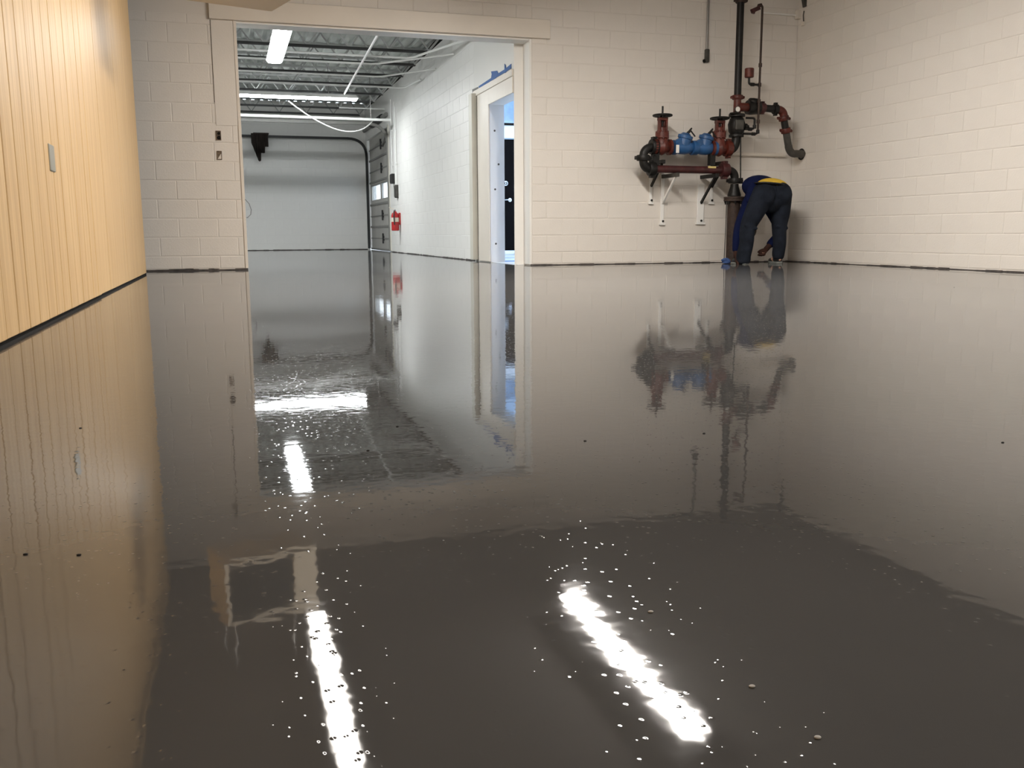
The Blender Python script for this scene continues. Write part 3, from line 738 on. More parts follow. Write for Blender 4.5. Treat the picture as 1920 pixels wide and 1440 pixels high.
tg = MB(); xt0, xt1 = P(1325, 313).x, P(1339, 313).x
tg.box(xt0, xt1, YP-0.05, YP-0.035, zlow+0.018, zlow+0.042)
part('tag', tg, 'yellow_tag', 'small yellow tag on the lower pipe')
wp = MB(); wp.add([(P(1299, 318).x, YP-0.0485, zlow+0.008), (P(1348, 318).x, YP-0.0485, zlow+0.018), (P(1348, 318).x, YP-0.030, zlow+0.040), (P(1318, 318).x, YP-0.036, zlow+0.034)], [(0, 1, 2, 3)])
coupling((P(1222, 318).x, YP, zlow), (1, 0, 0), 0.086, 0.085, 'iron')
xv = P(1206, 296).x; zcp = P(1206, 296).z
part('elbow', MB().tube(arc((P(1219, 318).x, YP, zlow), (xv, YP, zlow), (xv, YP, zcp), 9), 0.052, 18), 'iron')
coupling((xv, YP, zcp), (0, 0, 1), 0.082, 0.066, 'iron')
part('elbow', MB().tube(arc((xv, YP, zcp), (xv, YP, zup), (P(1228, 276).x, YP, zup), 9), 0.052, 18), 'iron')
coupling((P(1226, 276).x, YP, zup), (1, 0, 0), 0.095, 0.085, 'iron')

def gate_valve(xc, ywheel, ytop):
    c = P(xc, 276); X = c.x
    gv = part('gate_valve', MB().lathe((X-0.115, YP, zup), (1, 0, 0), [(0, 0.06), (0, 0.095), (0.03, 0.095), (0.032, 0.062), (0.06, 0.075), (0.115, 0.098), (0.17, 0.075), (0.198, 0.062), (0.20, 0.095), (0.23, 0.095), (0.23, 0.06)], 24), 'red')
    zb0 = P(xc, 258).z; zb1 = P(xc, 249).z; zy1 = P(xc, ywheel+4).z; zw = P(xc, ywheel).z; zt = P(xc, ytop).z
    MB().lathe((X, YP, zup), (0, 0, 1), [(0, 0.085), (0.06, 0.082), (zb0-zup-0.006, 0.06), (zb0-zup-0.005, 0.082), (zb1-zup, 0.082), (zb1-zup, 0.05), (zb1-zup+0.06, 0.042), (zb1-zup+0.07, 0.03)], 22).build('bonnet', 'red', gv)
    bl = MB()
    for k in range(6):
        a = 2*math.pi*k/6+0.3
        bl.lathe((X+0.070*math.cos(a), YP+0.070*math.sin(a), zb0-0.022), (0, 0, 1), [(0, 0.013), (zb1-zb0+0.042, 0.013)], 6)
    bl.build('bonnet_bolts', 'red', gv)
    yk = MB()
    for s_ in (-1, 1):
        yk.bar((X+s_*0.043, YP-0.01, zb1), (X+s_*0.045, YP-0.01, zy1), 0.028, 0.05, (0, 1, 0))
    yk.box(X-0.058, X+0.058, YP-0.04, YP+0.03, zy1-0.035, zy1)
    yk.box(X-0.058, X+0.058, YP-0.04, YP+0.03, zb1+0.0, zb1+0.03)
    yk.box(X-0.035, X+0.035, YP+0.02, YP+0.034, zb1+0.02, zy1-0.02)
    yk.build('yoke', 'red', gv, 0.004)
    hw = MB(); hw.torus((X, YP, zw), (0, 0, 1), 0.108, 0.014, 32, 8)
    hw.lathe((X, YP, zw-0.02), (0, 0, 1), [(0, 0.03), (0.04, 0.03)], 14)
    for k in range(5):
        a = 2*math.pi*k/5
        hw.bar((X+0.02*math.cos(a), YP+0.02*math.sin(a), zw-0.004), (X+0.105*math.cos(a), YP+0.105*math.sin(a), zw), 0.02, 0.012)
    hw.build('handwheel', 'iron', gv)
    MB().tube([(X, YP, zup+0.2), (X, YP, zt)], 0.0115, 10).build('stem', 'iron', gv)
    return X
X1 = gate_valve(1241, 216.5, 199)
X2 = gate_valve(1348, 222, 204)

def check_valve(xa, xb):
    """blue swing check with a slanted bonnet"""
    a, b = P(xa, 275), P(xb, 275); Lx = b.x-a.x
    cv = part('check_valve', MB().lathe((a.x, YP, zup), (1, 0, 0), [(0, 0.05), (0, 0.088), (0.035, 0.088), (0.037, 0.064), (Lx*0.3, 0.080), (Lx*0.55, 0.084), (Lx*0.8, 0.066), (Lx-0.04, 0.060), (Lx-0.038, 0.088), (Lx, 0.088), (Lx, 0.05)], 24), 'blue')
    m_ = Vector((a.x+Lx*0.46, YP, zup+0.02)); ax = Vector((0.22, -0.12, 1)).normalized()
    MB().lathe(m_, ax, [(0, 0.082), (0.085, 0.080), (0.09, 0.092), (0.125, 0.092), (0.13, 0.070), (0.155, 0.045), (0.16, 0.0)], 22).build('bonnet', 'blue', cv)
    MB().obox(m_+Vector((-0.085, -0.02, 0.035)), (0.035, 0, 0.02), (0, 0.05, 0), (-0.012, 0, 0.035)).build('side_boss', 'blue', cv, 0.008)
    tp_ = m_+ax*0.15
    ck = MB(); ck.tube([tp_+Vector((0.01, -0.01, 0)), tp_+Vector((0.035, -0.02, 0.028)), tp_+Vector((0.062, -0.02, 0.066))], [0.018, 0.016, 0.008], 10)
    ck.build('test_cock', 'iron', cv)
    MB().tube([tp_+Vector((0.052, -0.02, 0.03)), tp_+Vector((0.105, -0.03, -0.035))], 0.009, 8).build('cock_lever', 'iron', cv)
    return cv
check_valve(1262, 1302)
check_valve(1301, 1342)
part('tag', MB().box(P(1260.5, 280).x, P(1266, 280).x, YP-0.105, YP-0.098, P(1263, 288).z, P(1263, 273).z), 'tag', 'white paper tag')
tag_root = None
# after the second valve: up into the alarm valve
xe = X2+0.10
coupling((xe+0.03, YP, zup), (1, 0, 0), 0.095, 0.07, 'red')
zal0, zal1 = P(1381, 257).z, P(1381, 214).z
part('elbow', MB().tube(arc((xe+0.05, YP, zup-0.01), (XRS, YP, zup-0.01), (XRS, YP, zal0), 9), 0.054, 18), 'iron')
H = zal1-zal0
av = part('alarm_valve', MB().lathe((XRS, YP, zal0), (0, 0, 1), [(0, 0.06), (0, 0.092), (0.03, 0.092), (0.032, 0.075), (0.07, 0.098), (H*0.55, 0.108), (H*0.8, 0.085), (H-0.034, 0.066), (H-0.032, 0.10), (H, 0.10), (H, 0.06)], 26), 'iron')
MB().obox((XRS-0.02, YP-0.10, zal0+H*0.5), (0.055, 0, 0), (0, 0.02, 0), (0, 0, 0.06)).build('cover_plate', 'iron_grey', av, 0.008)
MB().lathe((XRS+0.09, YP-0.03, zal0+H*0.45), (1, 0, 0), [(0, 0.04), (0.03, 0.04), (0.032, 0.025), (0.06, 0.022)], 14).build('side_port', 'iron', av)
hw = MB(); zz = P(1368, 213.5).z; hw.torus((XRS-0.06, YP-0.05, zz), (0, 0, 1), 0.055, 0.010, 24, 8); hw.lathe((XRS-0.06, YP-0.05, zz-0.03), (0, 0, 1), [(0, 0.016), (0.04, 0.016)], 10)
for k in range(3): hw.bar((XRS-0.06, YP-0.05, zz), (XRS-0.06+0.055*math.cos(k*2.1), YP-0.05+0.055*math.sin(k*2.1), zz), 0.012)
hw.build('handwheel', 'iron', av)
ztee0, ztee1 = zal1, P(1381, 184).z
ztb = P(1395, 201).z
part('tee', MB().tube([(XRS, YP, ztee0), (XRS, YP, ztee1)], 0.046, 20).tube([(XRS, YP, ztb), (P(1402, 201).x, YP, ztb)], 0.053, 18), 'red')
coupling((XRS, YP, P(1381, 182.5).z), (0, 0, 1), 0.068, 0.05, 'red')
part('riser_pipe', MB().tube([(XRS, YP, P(1381, 181).z), (XRS, YP, ZC)], 0.044, 20), 'iron', 'long black riser pipe going up to the ceiling')
coupling((XRS, YP, P(1387, 1).z), (0, 0, 1), 0.066, 0.05, 'rust')
# pressure gauge
gp = P(1382.5, 205, YP-0.10)
gg = part('gauge', MB().lathe((gp.x, YP-0.062, gp.z), (0, -1, 0), [(0, 0.012), (0.02, 0.012), (0.022, 0.034), (0.048, 0.036), (0.05, 0.030)], 20), 'iron_grey')
MB().lathe((gp.x, YP-0.1125, gp.z), (0, -1, 0), [(0, 0.030), (0.002, 0.030), (0.003, 0.0)], 20).build('dial', 'tag', gg)
# right branch
xb1, xb2 = P(1402, 201).x, P(1425, 201).x
bv = part('branch_valve', MB().lathe((xb1-0.005, YP, ztb), (1, 0, 0), [(0, 0.055), (0, 0.085), (0.03, 0.088), (0.05, 0.088), (xb2-xb1-0.02, 0.080), (xb2-xb1, 0.065), (xb2-xb1+0.01, 0.05)], 22), 'iron')
MB().lathe((xb1+0.07, YP, ztb+0.02), (0, -0.25, 1), [(0, 0.07), (0.075, 0.066), (0.09, 0.05), (0.095, 0.0)], 18).build('bonnet', 'iron', bv)
coupling((P(1429, 202).x, YP, ztb), (1, 0, 0), 0.062, 0.07, 'maroon')
ze = P(1452, 204).z
part('pipe_run', MB().tube([(xb2, YP, ztb), (P(1455, 204).x, YP, ztb-0.01)], 0.045, 18), 'iron')
coupling((P(1454, 204).x, YP, ztb-0.01), (1, 0, 0), 0.064, 0.055, 'iron')
pe = P(1469.5, 222)
part('elbow', MB().tube(arc((P(1457, 204).x, YP, ztb-0.012), (pe.x-0.005, YP, ztb-0.015), (pe.x, YP, pe.z+0.02), 8), 0.050, 18), 'red', 'red elbow of the right branch')
p_b, p_c, p_d = Vector((pe.x, YP, pe.z)), P(1473.5, 245, YP+0.0), P(1478.5, 276, YP+0.02)
ax = (p_d-p_b).normalized()
coupling(p_b, ax, 0.066, 0.055, 'red')
part('pipe_run', MB().tube([p_b, p_c], 0.044, 18), 'iron')
coupling(p_c, ax, 0.062, 0.060, 'red')
part('pipe_run', MB().tube([p_c, p_d], 0.044, 18), 'iron_grey')
wend = Vector((XR, YP+0.12, p_d.z-0.075))
part('elbow', MB().tube(arc(p_d-ax*0.02, p_d+ax*0.10, p_d+Vector((0.14, 0.03, -0.075)), 8)+[wend+Vector((0.1, 0, 0))], 0.047, 18), 'iron_grey', 'grey end elbow turning into the right wall')
part('wall_ring', MB().torus(wend-Vector((0.012, 0, 0)), (1, 0, 0), 0.062, 0.012, 24, 8), 'iron')
# trim piping (thin)
def thin(pts, r=0.0135, m='iron', name='drain_pipe', fit=()):
    o = part(name, MB().tube(pts, r, 10), m)
    for c, ax_ in fit:
        ax_ = Vector(ax_)
        MB().lathe(Vector(c)-ax_*0.022, ax_, [(0, r*1.0), (0, r*1.6), (0.044, r*1.6), (0.044, r)], 10).build('fitting', m, o)
    return o
YT = YP-0.09
def T(x, y): return A(x, y, YT)
tx = T(1423, 190).x
z_ = lambda y, x=1423: T(x, y).z
thin([(tx, YT, z_(249)), (tx, YT, z_(14))], fit=(((tx, YT, z_(122)), (0, 0, 1)), ((tx, YT, z_(159)), (0, 0, 1)), ((tx, YT, z_(190)), (0, 0, 1)), ((tx, YT, z_(228)), (0, 0, 1))), m='rust')
thin(arc((tx, YT, z_(247)), (tx, YT, z_(251)), (tx-0.05, YT, z_(251.5)), 5)+[(T(1394, 251).x, YT, z_(251.5))], fit=(((tx-0.06, YT, z_(251.5)), (1, 0, 0)), ((tx, YT, z_(247)), (0, 0, 1))))
x2 = T(1415, 225).x
thin([(T(1399, 222).x, YT, z_(222))]+arc((x2-0.03, YT, z_(222)), (x2, YT, z_(222)), (x2, YT, z_(226)), 4)+arc((x2, YT, z_(238)), (x2, YT, z_(242)), (x2-0.05, YT, z_(242.5)), 5)+[(T(1396, 243).x, YT, z_(243))], fit=(((x2, YT, z_(238)), (0, 0, 1)), ((x2-0.06, YT, z_(242.7)), (1, 0, 0))))
# bell shaped red pot on a side stub
xp = T(1404.5, 150).x
thin([(tx, YT, z_(159)), (xp+0.03, YT, z_(159))]+arc((xp+0.03, YT, z_(159)), (xp, YT, z_(159)), (xp, YT, z_(154)), 4)+[(xp, YT, z_(146))], fit=(((xp+0.05, YT, z_(159)), (1, 0, 0)),), m='iron')
pot = part('pressure_pot', MB().lathe((xp, YT, z_(147)), (0, 0, 1), [(0, 0.03), (0.005, 0.052), (0.014, 0.056), (0.02, 0.056), (z_(130)-z_(147), 0.056), (z_(129)-z_(147), 0.05), (z_(128.5)-z_(147), 0.0)], 20), 'red')
# top end of the thin pipe: elbow and red alarm bell bracket
zt = z_(12)
thin(arc((tx, YT, zt-0.02), (tx, YT, zt+0.02), (tx-0.05, YT-0.02, zt+0.005), 5)+[(T(1413, 20).x, YT-0.04, z_(19))], fit=(((tx-0.045, YT-0.015, zt+0.008), (1, 0.1, 0.3)),), m='rust')
hv = part('end_valve', MB().obox((T(1413, 21).x, YT-0.04, z_(20)), (0.05, 0, 0.022), (0, 0.025, 0), (-0.010, 0, 0.022)), 'maroon')
MB().lathe((T(1410, 24).x, YT-0.04, z_(22)), (-0.3, 0, -1), [(0, 0.025), (0.035, 0.022)], 12).build('outlet', 'maroon', hv)
# thin rod beside the lower elbow
thin([A(1388.7, 252, YP-0.05), A(1388.5, 336, YP-0.05)], 0.008, 'iron', 'tie_rod')
part('rod_lug', MB().obox(A(1388.5, 339, YP-0.05), (0.022, 0, 0), (0, 0.02, 0), (0, 0, 0.035)), 'iron')
# support legs and saddles under the upper train
for xx in (1229, 1334):
    p = P(xx, 300); part('support_leg', MB().box(p.x-0.035, p.x+0.035, YP-0.035, YP+0.035, P(xx, 310).z, zup-0.06), 'iron')

# wall brackets: strut on the wall, arm under the pipe, diagonal brace
def bracket(xw, ytop, ybot, zarm, reach, m, label, wide=0.045, brace=True, dark_arm=False):
    p0 = A(xw, ytop, YB); p1 = A(xw, ybot, YB); X = p0.x
    t = thing('wall_bracket', (X, YB-0.03, p1.z), label, 'bracket', 'pipe brackets on the back wall')
    st = MB(); st.box(X-wide/2, X+wide/2, YB-0.030, YB-0.006, p1.z, p0.z); st.build('wall_strut', m, t, 0.003)
    MB().box(X-wide/2-0.012, X+wide/2+0.02, YB-0.034, YB-0.006, p1.z-0.012, p1.z+0.012).build('foot_plate', m, t)
    MB().lathe((X+0.008, YB-0.034, p1.z+0.035), (0, -1, 0), [(0, 0.014), (0.014, 0.014), (0.015, 0)], 6).build('anchor_bolt', 'iron', t)
    am = 'iron' if dark_arm else 'iron_grey'
    MB().box(X-0.024, X+0.024, YB-0.03-reach, YB-0.03, zarm-0.045, zarm).build('arm', am, t, 0.003)
    if brace: MB().bar((X, YB-0.05-reach*0.8, zarm-0.045), (X, YB-0.035, zarm-0.045-reach*0.75), 0.030, 0.022, (1, 0, 0)).build('brace', 'iron' if dark_arm else m, t)
    return t
bracket(1241.5, 322, 420, zlow-0.047, 0.40, 'conduit', 'pale wall bracket with a slanted brace under the left part of the maroon pipe')
bracket(1313, 345, 419, zlow-0.047, 0.40, 'conduit', 'broad pale wall bracket with a dark arm under the right part of the maroon pipe', 0.095, True, True)
bracket(1220, 288, 381, zup-0.15, 0.34, 'conduit', 'thin wall bracket below the first red gate valve', 0.032, True, True)
bracket(1334, 288, 381, zup-0.15, 0.34, 'conduit', 'thin wall bracket below the second red gate valve', 0.040, True, True)

# painted pipe along the wall and conduits
bp_ = thing('wall_pipe', A(1374, 289, YB-0.04), 'cream painted pipe along the block wall behind the right branch', 'pipe')
a, b = A(1368, 289, YB-0.035), A(1472, 288, YB-0.035); b.z = a.z
MB().tube([a, b], 0.024, 12).build('pipe_run', 'trim', bp_)
for f in (0.25, 0.85):
    q = a+(b-a)*f; MB().box(q.x-0.02, q.x+0.02, YB-0.035, YB-0.004, q.z-0.03, q.z+0.03).build('strap', 'trim', bp_)
cc = thing('wall_conduit', A(1325, 93, YB-0.03), 'grey conduit dropping down the block wall to an open fitting', 'conduit')
a, b = A(1325.3, 94, YB-0.03), A(1320.5, 0, YB-0.03)
MB().tube([(a.x, a.y, a.z), (a.x, a.y, ZC)], 0.015, 10).build('conduit_run', 'grey_conduit', cc)
lb = MB().obox((a.x+0.004, a.y, (A(1325, 93, YB).z+A(1325, 118, YB).z)/2), (0.028, 0, 0), (0, 0.022, 0), (0, 0, (A(1325, 93, YB).z-A(1325, 118, YB).z)/2)).build('conduit_body', 'iron_grey', cc, 0.010)
zz = A(1322, 115, YB).z
MB().lathe((a.x-0.024, a.y, zz), (-1, 0, -0.3), [(0, 0.022), (0.018, 0.022), (0.018, 0.014), (0.004, 0.013)], 12).build('open_end', 'dark', lb)
# small things up in the corner
tp2 = thing('corner_pipe', A(1431, 24, YB-0.03), 'thin white pipe high on the block wall by the corner', 'pipe')
a, b = A(1431, 24, YB-0.03), A(1487, 24, YB-0.03)
MB().tube([(a.x, a.y, a.z), (XR-0.01, a.y, a.z)], 0.011, 8).build('pipe_run', 'conduit', tp2)
MB().box(XR-0.06, XR, a.y-0.04, a.y+0.02, a.z-0.05, a.z+0.06).build('junction', 'trim', tp2, 0.006)
hk = thing('hanging_cord', (XR-0.015, 10.55, a.z-0.1), 'short dark cord hanging on the right wall near the corner top', 'cord')
MB().tube([(XR-0.012, 10.60, a.z+0.03), (XR-0.02, 10.60, a.z-0.02), (XR-0.012, 10.60, a.z-0.10)], 0.007, 6).build('cord_run', 'iron_grey', hk)
MB().box(XR-0.03, XR, 10.57, 10.63, a.z-0.15, a.z-0.10).build('cord_end', 'trim', hk, 0.006)
ck2 = thing('ceiling_clamp', (XR-0.1, 10.3, 3.2), 'dark angled clamp on the right wall up in the corner', 'clamp')
MB().bar((XR-0.10, 10.55, 3.42), (XR-0.01, 10.60, 3.20), 0.04, 0.03).build('clamp_arm', 'iron_grey', ck2, 0.006)
MB().box(XR-0.02, XR, 10.56, 10.63, 3.20, 3.30).build('clamp_plate', 'iron_grey', ck2, 0.004)

# broken outlet boxes on the left wall piece
for k, (cx_, cy_, w_, h_) in enumerate(((409.5, 254, 0.055, 0.10), (411.5, 291, 0.050, 0.092))):
    p = A(cx_, cy_, YB-0.01)
    ob = thing('outlet_box', (p.x, YB-0.008, p.z), ['dark broken outlet box, upper of the two on the cream wall left of the opening', 'rectangular open outlet box, lower of the two on the cream wall left of the opening'][k], 'outlet box', 'open outlet boxes left of the opening')
    fr = MB(); t2 = 0.006
    fr.box(p.x-w_/2, p.x-w_/2+t2, YB-0.014, YB-0.003, p.z-h_/2, p.z+h_/2); fr.box(p.x+w_/2-t2, p.x+w_/2, YB-0.014, YB-0.003, p.z-h_/2, p.z+h_/2)
    fr.box(p.x-w_/2+t2, p.x+w_/2-t2, YB-0.014, YB-0.003, p.z+h_/2-t2, p.z+h_/2); fr.box(p.x-w_/2+t2, p.x+w_/2-t2, YB-0.014, YB-0.003, p.z-h_/2, p.z-h_/2+t2)
    fr.build('box_rim', 'hole', ob)
    MB().box(p.x-w_/2+t2, p.x+w_/2-t2, YB-0.007, YB-0.004, p.z-h_/2+t2, p.z+h_/2-t2).build('box_back', 'hole', ob)
    if k == 0:
        for dz, rr in ((0.022, 0.016), (-0.024, 0.022)): MB().lathe((p.x+0.004, YB-0.007, p.z+dz), (0, -1, 0), [(0, rr), (0.003, rr), (0.004, 0)], 9).build('knockout', 'dark', ob)
    else:
        MB().add([(p.x-0.02, YB-0.0095, p.z-0.04), (p.x+0.018, YB-0.0095, p.z-0.04), (p.x+0.018, YB-0.0095, p.z+0.02)], [(0, 1, 2)]).build('torn_plate', 'trim', ob)

# ================================================================== PERSON
def smooth_union(parts, voxel, name, m, smooth=6, cut=None):
    """unite overlapping tapered shapes into one continuous skin"""
    mb = MB()
    for q in parts: mb.v, mb.f, mb.sm = mb.v, mb.f, mb.sm; q(mb)
    me = mb.mesh(name, m); o = bpy.data.objects.new(name+'_raw', me); COL.objects.link(o)
    r = o.modifiers.new('r', 'REMESH'); r.mode = 'VOXEL'; r.voxel_size = voxel
    s_ = o.modifiers.new('s', 'SMOOTH'); s_.iterations = smooth; s_.factor = 0.5
    bpy.context.view_layer.update()
    ev = o.evaluated_get(bpy.context.evaluated_depsgraph_get())
    new = bpy.data.meshes.new_from_object(ev); new.name = name
    bpy.data.objects.remove(o); bpy.data.meshes.remove(me)
    for p in new.polygons: p.use_smooth = True
    if not new.materials: new.materials.append(M[m])
    return new
def limb(pts, n=16, sx=1.0, sy=1.0):
    """pts: (point, radius); rounded ends; elliptical by sx, sy across X and Y"""
    def fn(mb):
        Pp = [Vector(p) for p, r in pts]; Rr = [r for p, r in pts]
        d0 = (Pp[1]-Pp[0]).normalized(); d1 = (Pp[-1]-Pp[-2]).normalized()
        path, rad = [], []
        for a in (85, 60, 30): path.append(Pp[0]-d0*Rr[0]*math.sin(math.radians(a))*0.8); rad.append(Rr[0]*math.cos(math.radians(a)))
        # spline through the joints
        m = len(Pp)
        for i in range(m-1):
            q0, q1, q2, q3 = Pp[max(i-1, 0)], Pp[i], Pp[i+1], Pp[min(i+2, m-1)]
            for k in range(6):
                t = k/6
                path.append(0.5*((2*q1)+(q2-q0)*t+(2*q0-5*q1+4*q2-q3)*t*t+(3*q1-q0-3*q2+q3)*t**3)); rad.append(Rr[i]*(1-t)+Rr[i+1]*t)
        path.append(Pp[-1]); rad.append(Rr[-1])
        for a in (30, 60, 85): path.append(Pp[-1]+d1*Rr[-1]*math.sin(math.radians(a))*0.8); rad.append(Rr[-1]*math.cos(math.radians(a)))
        T_ = [((path[min(i+1, len(path)-1)]-path[max(i-1, 0)]).normalized()) for i in range(len(path))]
        R = []
        for i in range(len(path)):
            u = Vector((1, 0, 0)); u = (u-T_[i]*u.dot(T_[i]))
            if u.length < 0.2: u = Vector((0, 1, 0)) - T_[i]*T_[i].y
            u.normalize(); w = T_[i].cross(u)
            R.append([path[i]+(u*math.cos(a)*sx+w*math.sin(a)*sy)*rad[i] for a in [2*math.pi*j/n for j in range(n)]])
        mb.rings(R)
    return fn
def ball(c, rx, ry, rz, rot=None):
    def fn(mb):
        n, k = 18, 12; R = []
        for i in range(k+1):
            t = -math.pi/2+math.pi*i/k
            ring = []
            for j in range(n):
                a = 2*math.pi*j/n; v = Vector((rx*max(math.cos(t), 0.02)*math.cos(a), ry*max(math.cos(t), 0.02)*math.sin(a), rz*math.sin(t)))
                if rot: v = rot @ v
                ring.append(Vector(c)+v)
            R.append(ring)
        mb.rings(R)
    return fn

YH = 10.0
pel = A(1446, 362, YH); pel.y = YH
hipL, hipR = pel+Vector((-0.10, 0, -0.04)), pel+Vector((0.125, 0.02, -0.02))
kneeL, kneeR = A(1402, 427, YH-0.02), A(1461, 428, YH+0.03)
ankL, ankR = A(1394, 488, YH-0.03), A(1459, 484, YH+0.04)
ankL.z = 0.075; ankR.z = 0.085
waist = pel+Vector((0.015, 0.09, 0.045))
mid = waist+Vector((-0.01, 0.11, 0.005))
chest = mid+Vector((-0.03, 0.07, -0.13))
neck = chest+Vector((-0.055, 0.03, -0.17))
head = neck+Vector((-0.01, 0.03, -0.15))
shL, shR = chest+Vector((-0.16, -0.05, -0.08)), chest+Vector((0.19, 0.02, -0.08))
elL, elR = A(1386, 428, YH+0.12), A(1462, 432, YH+0.24)
wrL = A(1380, 474, YH+0.10); wrL.z = 0.16
wrR = A(1443, 460, YH+0.17)
hL, hR = Vector((wrL.x-0.02, wrL.y-0.05, 0.085)), A(1434, 470, YH+0.12)

def hand_parts(wr, palm, fdir, side, thumb, s=1.0):
    """palm, four unequal bent fingers and a thumb leaving the side of the palm"""
    fdir = fdir.normalized(); side = side.normalized(); nrm = fdir.cross(side).normalized()
    out = [limb([(wr, 0.027*s), (palm-fdir*0.02, 0.026*s)], 12), ]
    pc = palm
    def slab(mb): mb.obox(pc+fdir*0.012, fdir*0.045*s, side*0.040*s, nrm*0.013*s)
    out.append(slab)
    for i, L in enumerate((0.068, 0.078, 0.073, 0.056)):
        o = pc+fdir*0.055*s+side*(0.033-0.022*i)*s
        L *= s; k1 = o+(fdir*0.9+nrm*0.15)*L*0.5; k2 = k1+(fdir*0.6+nrm*0.8).normalized()*L*0.35; k3 = k2+(fdir*0.2+nrm).normalized()*L*0.25
        out.append(limb([(o-fdir*0.03, 0.0095*s), (k1, 0.0088*s), (k2, 0.008*s), (k3, 0.007*s)], 8))
    t0 = pc-fdir*0.018*s+side*thumb*0.036*s
    out.append(limb([(t0, 0.013*s), (t0+(side*thumb*0.8+fdir*0.6)*0.03*s, 0.0115*s), (t0+(side*thumb*0.9+fdir*1.3+nrm*0.4)*0.042*s, 0.009*s)], 8))
    return out
headrot = Matrix.Rotation(math.radians(160), 3, 'X')
body_parts = [
    limb([(pel, 0.12), (waist, 0.105), (mid, 0.115), (chest, 0.135), (chest+Vector((-0.015, 0.03, -0.10)), 0.10)], 20, 1.12, 0.82),
    limb([(chest+Vector((-0.01, 0.03, -0.10)), 0.062), (neck, 0.055), (head, 0.06)], 14),
    ball(head+Vector((0, 0.0, -0.03)), 0.076, 0.095, 0.108),
    ball(head+Vector((0, 0.085, -0.05)), 0.014, 0.022, 0.022),           # nose
    ball(head+Vector((0.076, -0.005, -0.035)), 0.012, 0.02, 0.03), ball(head+Vector((-0.076, -0.005, -0.035)), 0.012, 0.02, 0.03),
    ball(head+Vector((0, 0.075, 0.005)), 0.026, 0.016, 0.010),           # mouth
    limb([(hipL, 0.105), (kneeL, 0.066), (ankL, 0.045)], 16), limb([(hipR, 0.105), (kneeR, 0.066), (ankR, 0.045)], 16),
    ball((ankL.x-0.01, ankL.y+0.05, 0.045), 0.042, 0.11, 0.036), ball((ankR.x, ankR.y+0.05, 0.050), 0.042, 0.11, 0.036),
    limb([(chest+Vector((-0.10, 0.02, -0.04)), 0.07), (shL, 0.062), (elL, 0.044), (wrL, 0.030)], 14),
    limb([(chest+Vector((0.10, 0.02, -0.04)), 0.07), (shR, 0.062), (elR, 0.044), (wrR, 0.030)], 14),
] + hand_parts(wrL, hL, hL-wrL, Vector((0.3, 0.9, 0)), 1, 0.66) + hand_parts(wrR, hR, hR-wrR, Vector((1, 0.2, 0)), -1, 0.66)
body = link('person', smooth_union(body_parts, 0.0075, 'person', 'skin', 3))
tag(body, 'person in dark jeans and navy shirt bending down beside the fire standpipe, seen from behind', 'person')
# jeans
hip_c = pel+Vector((0, 0.02, 0.0))
jean_parts = [
    ball(hip_c+Vector((0.0, 0.03, 0.0)), 0.240, 0.175, 0.128, Matrix.Rotation(math.radians(4), 3, 'Y')),
    ball(hip_c+Vector((-0.115, -0.05, -0.04)), 0.135, 0.14, 0.150), ball(hip_c+Vector((0.115, -0.05, -0.02)), 0.135, 0.14, 0.150),
    ball(hip_c+Vector((0.0, -0.02, -0.11)), 0.13, 0.13, 0.13),
    limb([(hipL+Vector((-0.02, 0, 0.0)), 0.142), ((hipL+kneeL)/2+Vector((-0.015, 0, 0)), 0.122), (kneeL, 0.094), (kneeL*0.5+ankL*0.5+Vector((0.0, -0.02, 0)), 0.086), (ankL+Vector((0, 0, 0.03)), 0.088), (ankL+Vector((0.0, 0.0, -0.02)), 0.088)], 20),
    limb([(hipR+Vector((0.02, 0, 0)), 0.142), ((hipR+kneeR)/2+Vector((0.02, 0, 0)), 0.118), (kneeR, 0.090), (kneeR*0.5+ankR*0.5+Vector((0, -0.02, 0)), 0.080), (ankR+Vector((0, 0, 0.05)), 0.078), (ankR+Vector((0, 0, 0.01)), 0.074)], 20),
    # folds behind the knees
    limb([(kneeL+Vector((-0.08, -0.07, 0.03)), 0.018), (kneeL+Vector((0.07, -0.085, -0.01)), 0.020)], 8), limb([(kneeR+Vector((-0.07, -0.07, 0.02)), 0.018), (kneeR+Vector((0.07, -0.07, 0.0)), 0.018)], 8),
]
jeans = link('jeans', smooth_union(jean_parts, 0.011, 'jeans', 'jeans', 5), body); jeans['label'] = 'dark blue baggy jeans'
# pockets and back seam on the seat of the jeans
dg = bpy.context.evaluated_depsgraph_get()
from mathutils.bvhtree import BVHTree
bv_j = BVHTree.FromPolygons([v.co.copy() for v in jeans.data.vertices], [list(p.vertices) for p in jeans.data.polygons])
def on_jeans(x, z, lift=0.003):
    h, nrm, i, d = bv_j.ray_cast(Vector((x, YH-1.5, z)), Vector((0, 1, 0)))
    return (h+nrm*lift) if h else None
def patch(cx_, cz_, w_, h_, name, m, nx=6, nz=6, lift=0.004):
    g_ = []; mb = MB()
    for j in range(nz+1):
        for i in range(nx+1):
            q = on_jeans(cx_-w_/2+w_*i/nx, cz_-h_/2+h_*j/nz, lift)
            if q is None: return None
            g_.append(q)
    N_ = nx+1; back = [q+Vector((0, 0.012, 0)) for q in g_]; o = len(g_)
    fs = []
    for j in range(nz):
        for i in range(nx):
            a = j*N_+i; fs.append((a, a+1, a+N_+1, a+N_))
    rim = [i for i in range(N_)]+[j*N_+nx for j in range(1, nz+1)]+[nz*N_+i for i in range(nx-1, -1, -1)]+[j*N_ for j in range(nz-1, 0, -1)]
    for a, b in zip(rim, rim[1:]+rim[:1]): fs.append((b, a, o+a, o+b))
    mb.add(g_+back, fs, True)
    return mb.build(name, m, jeans)
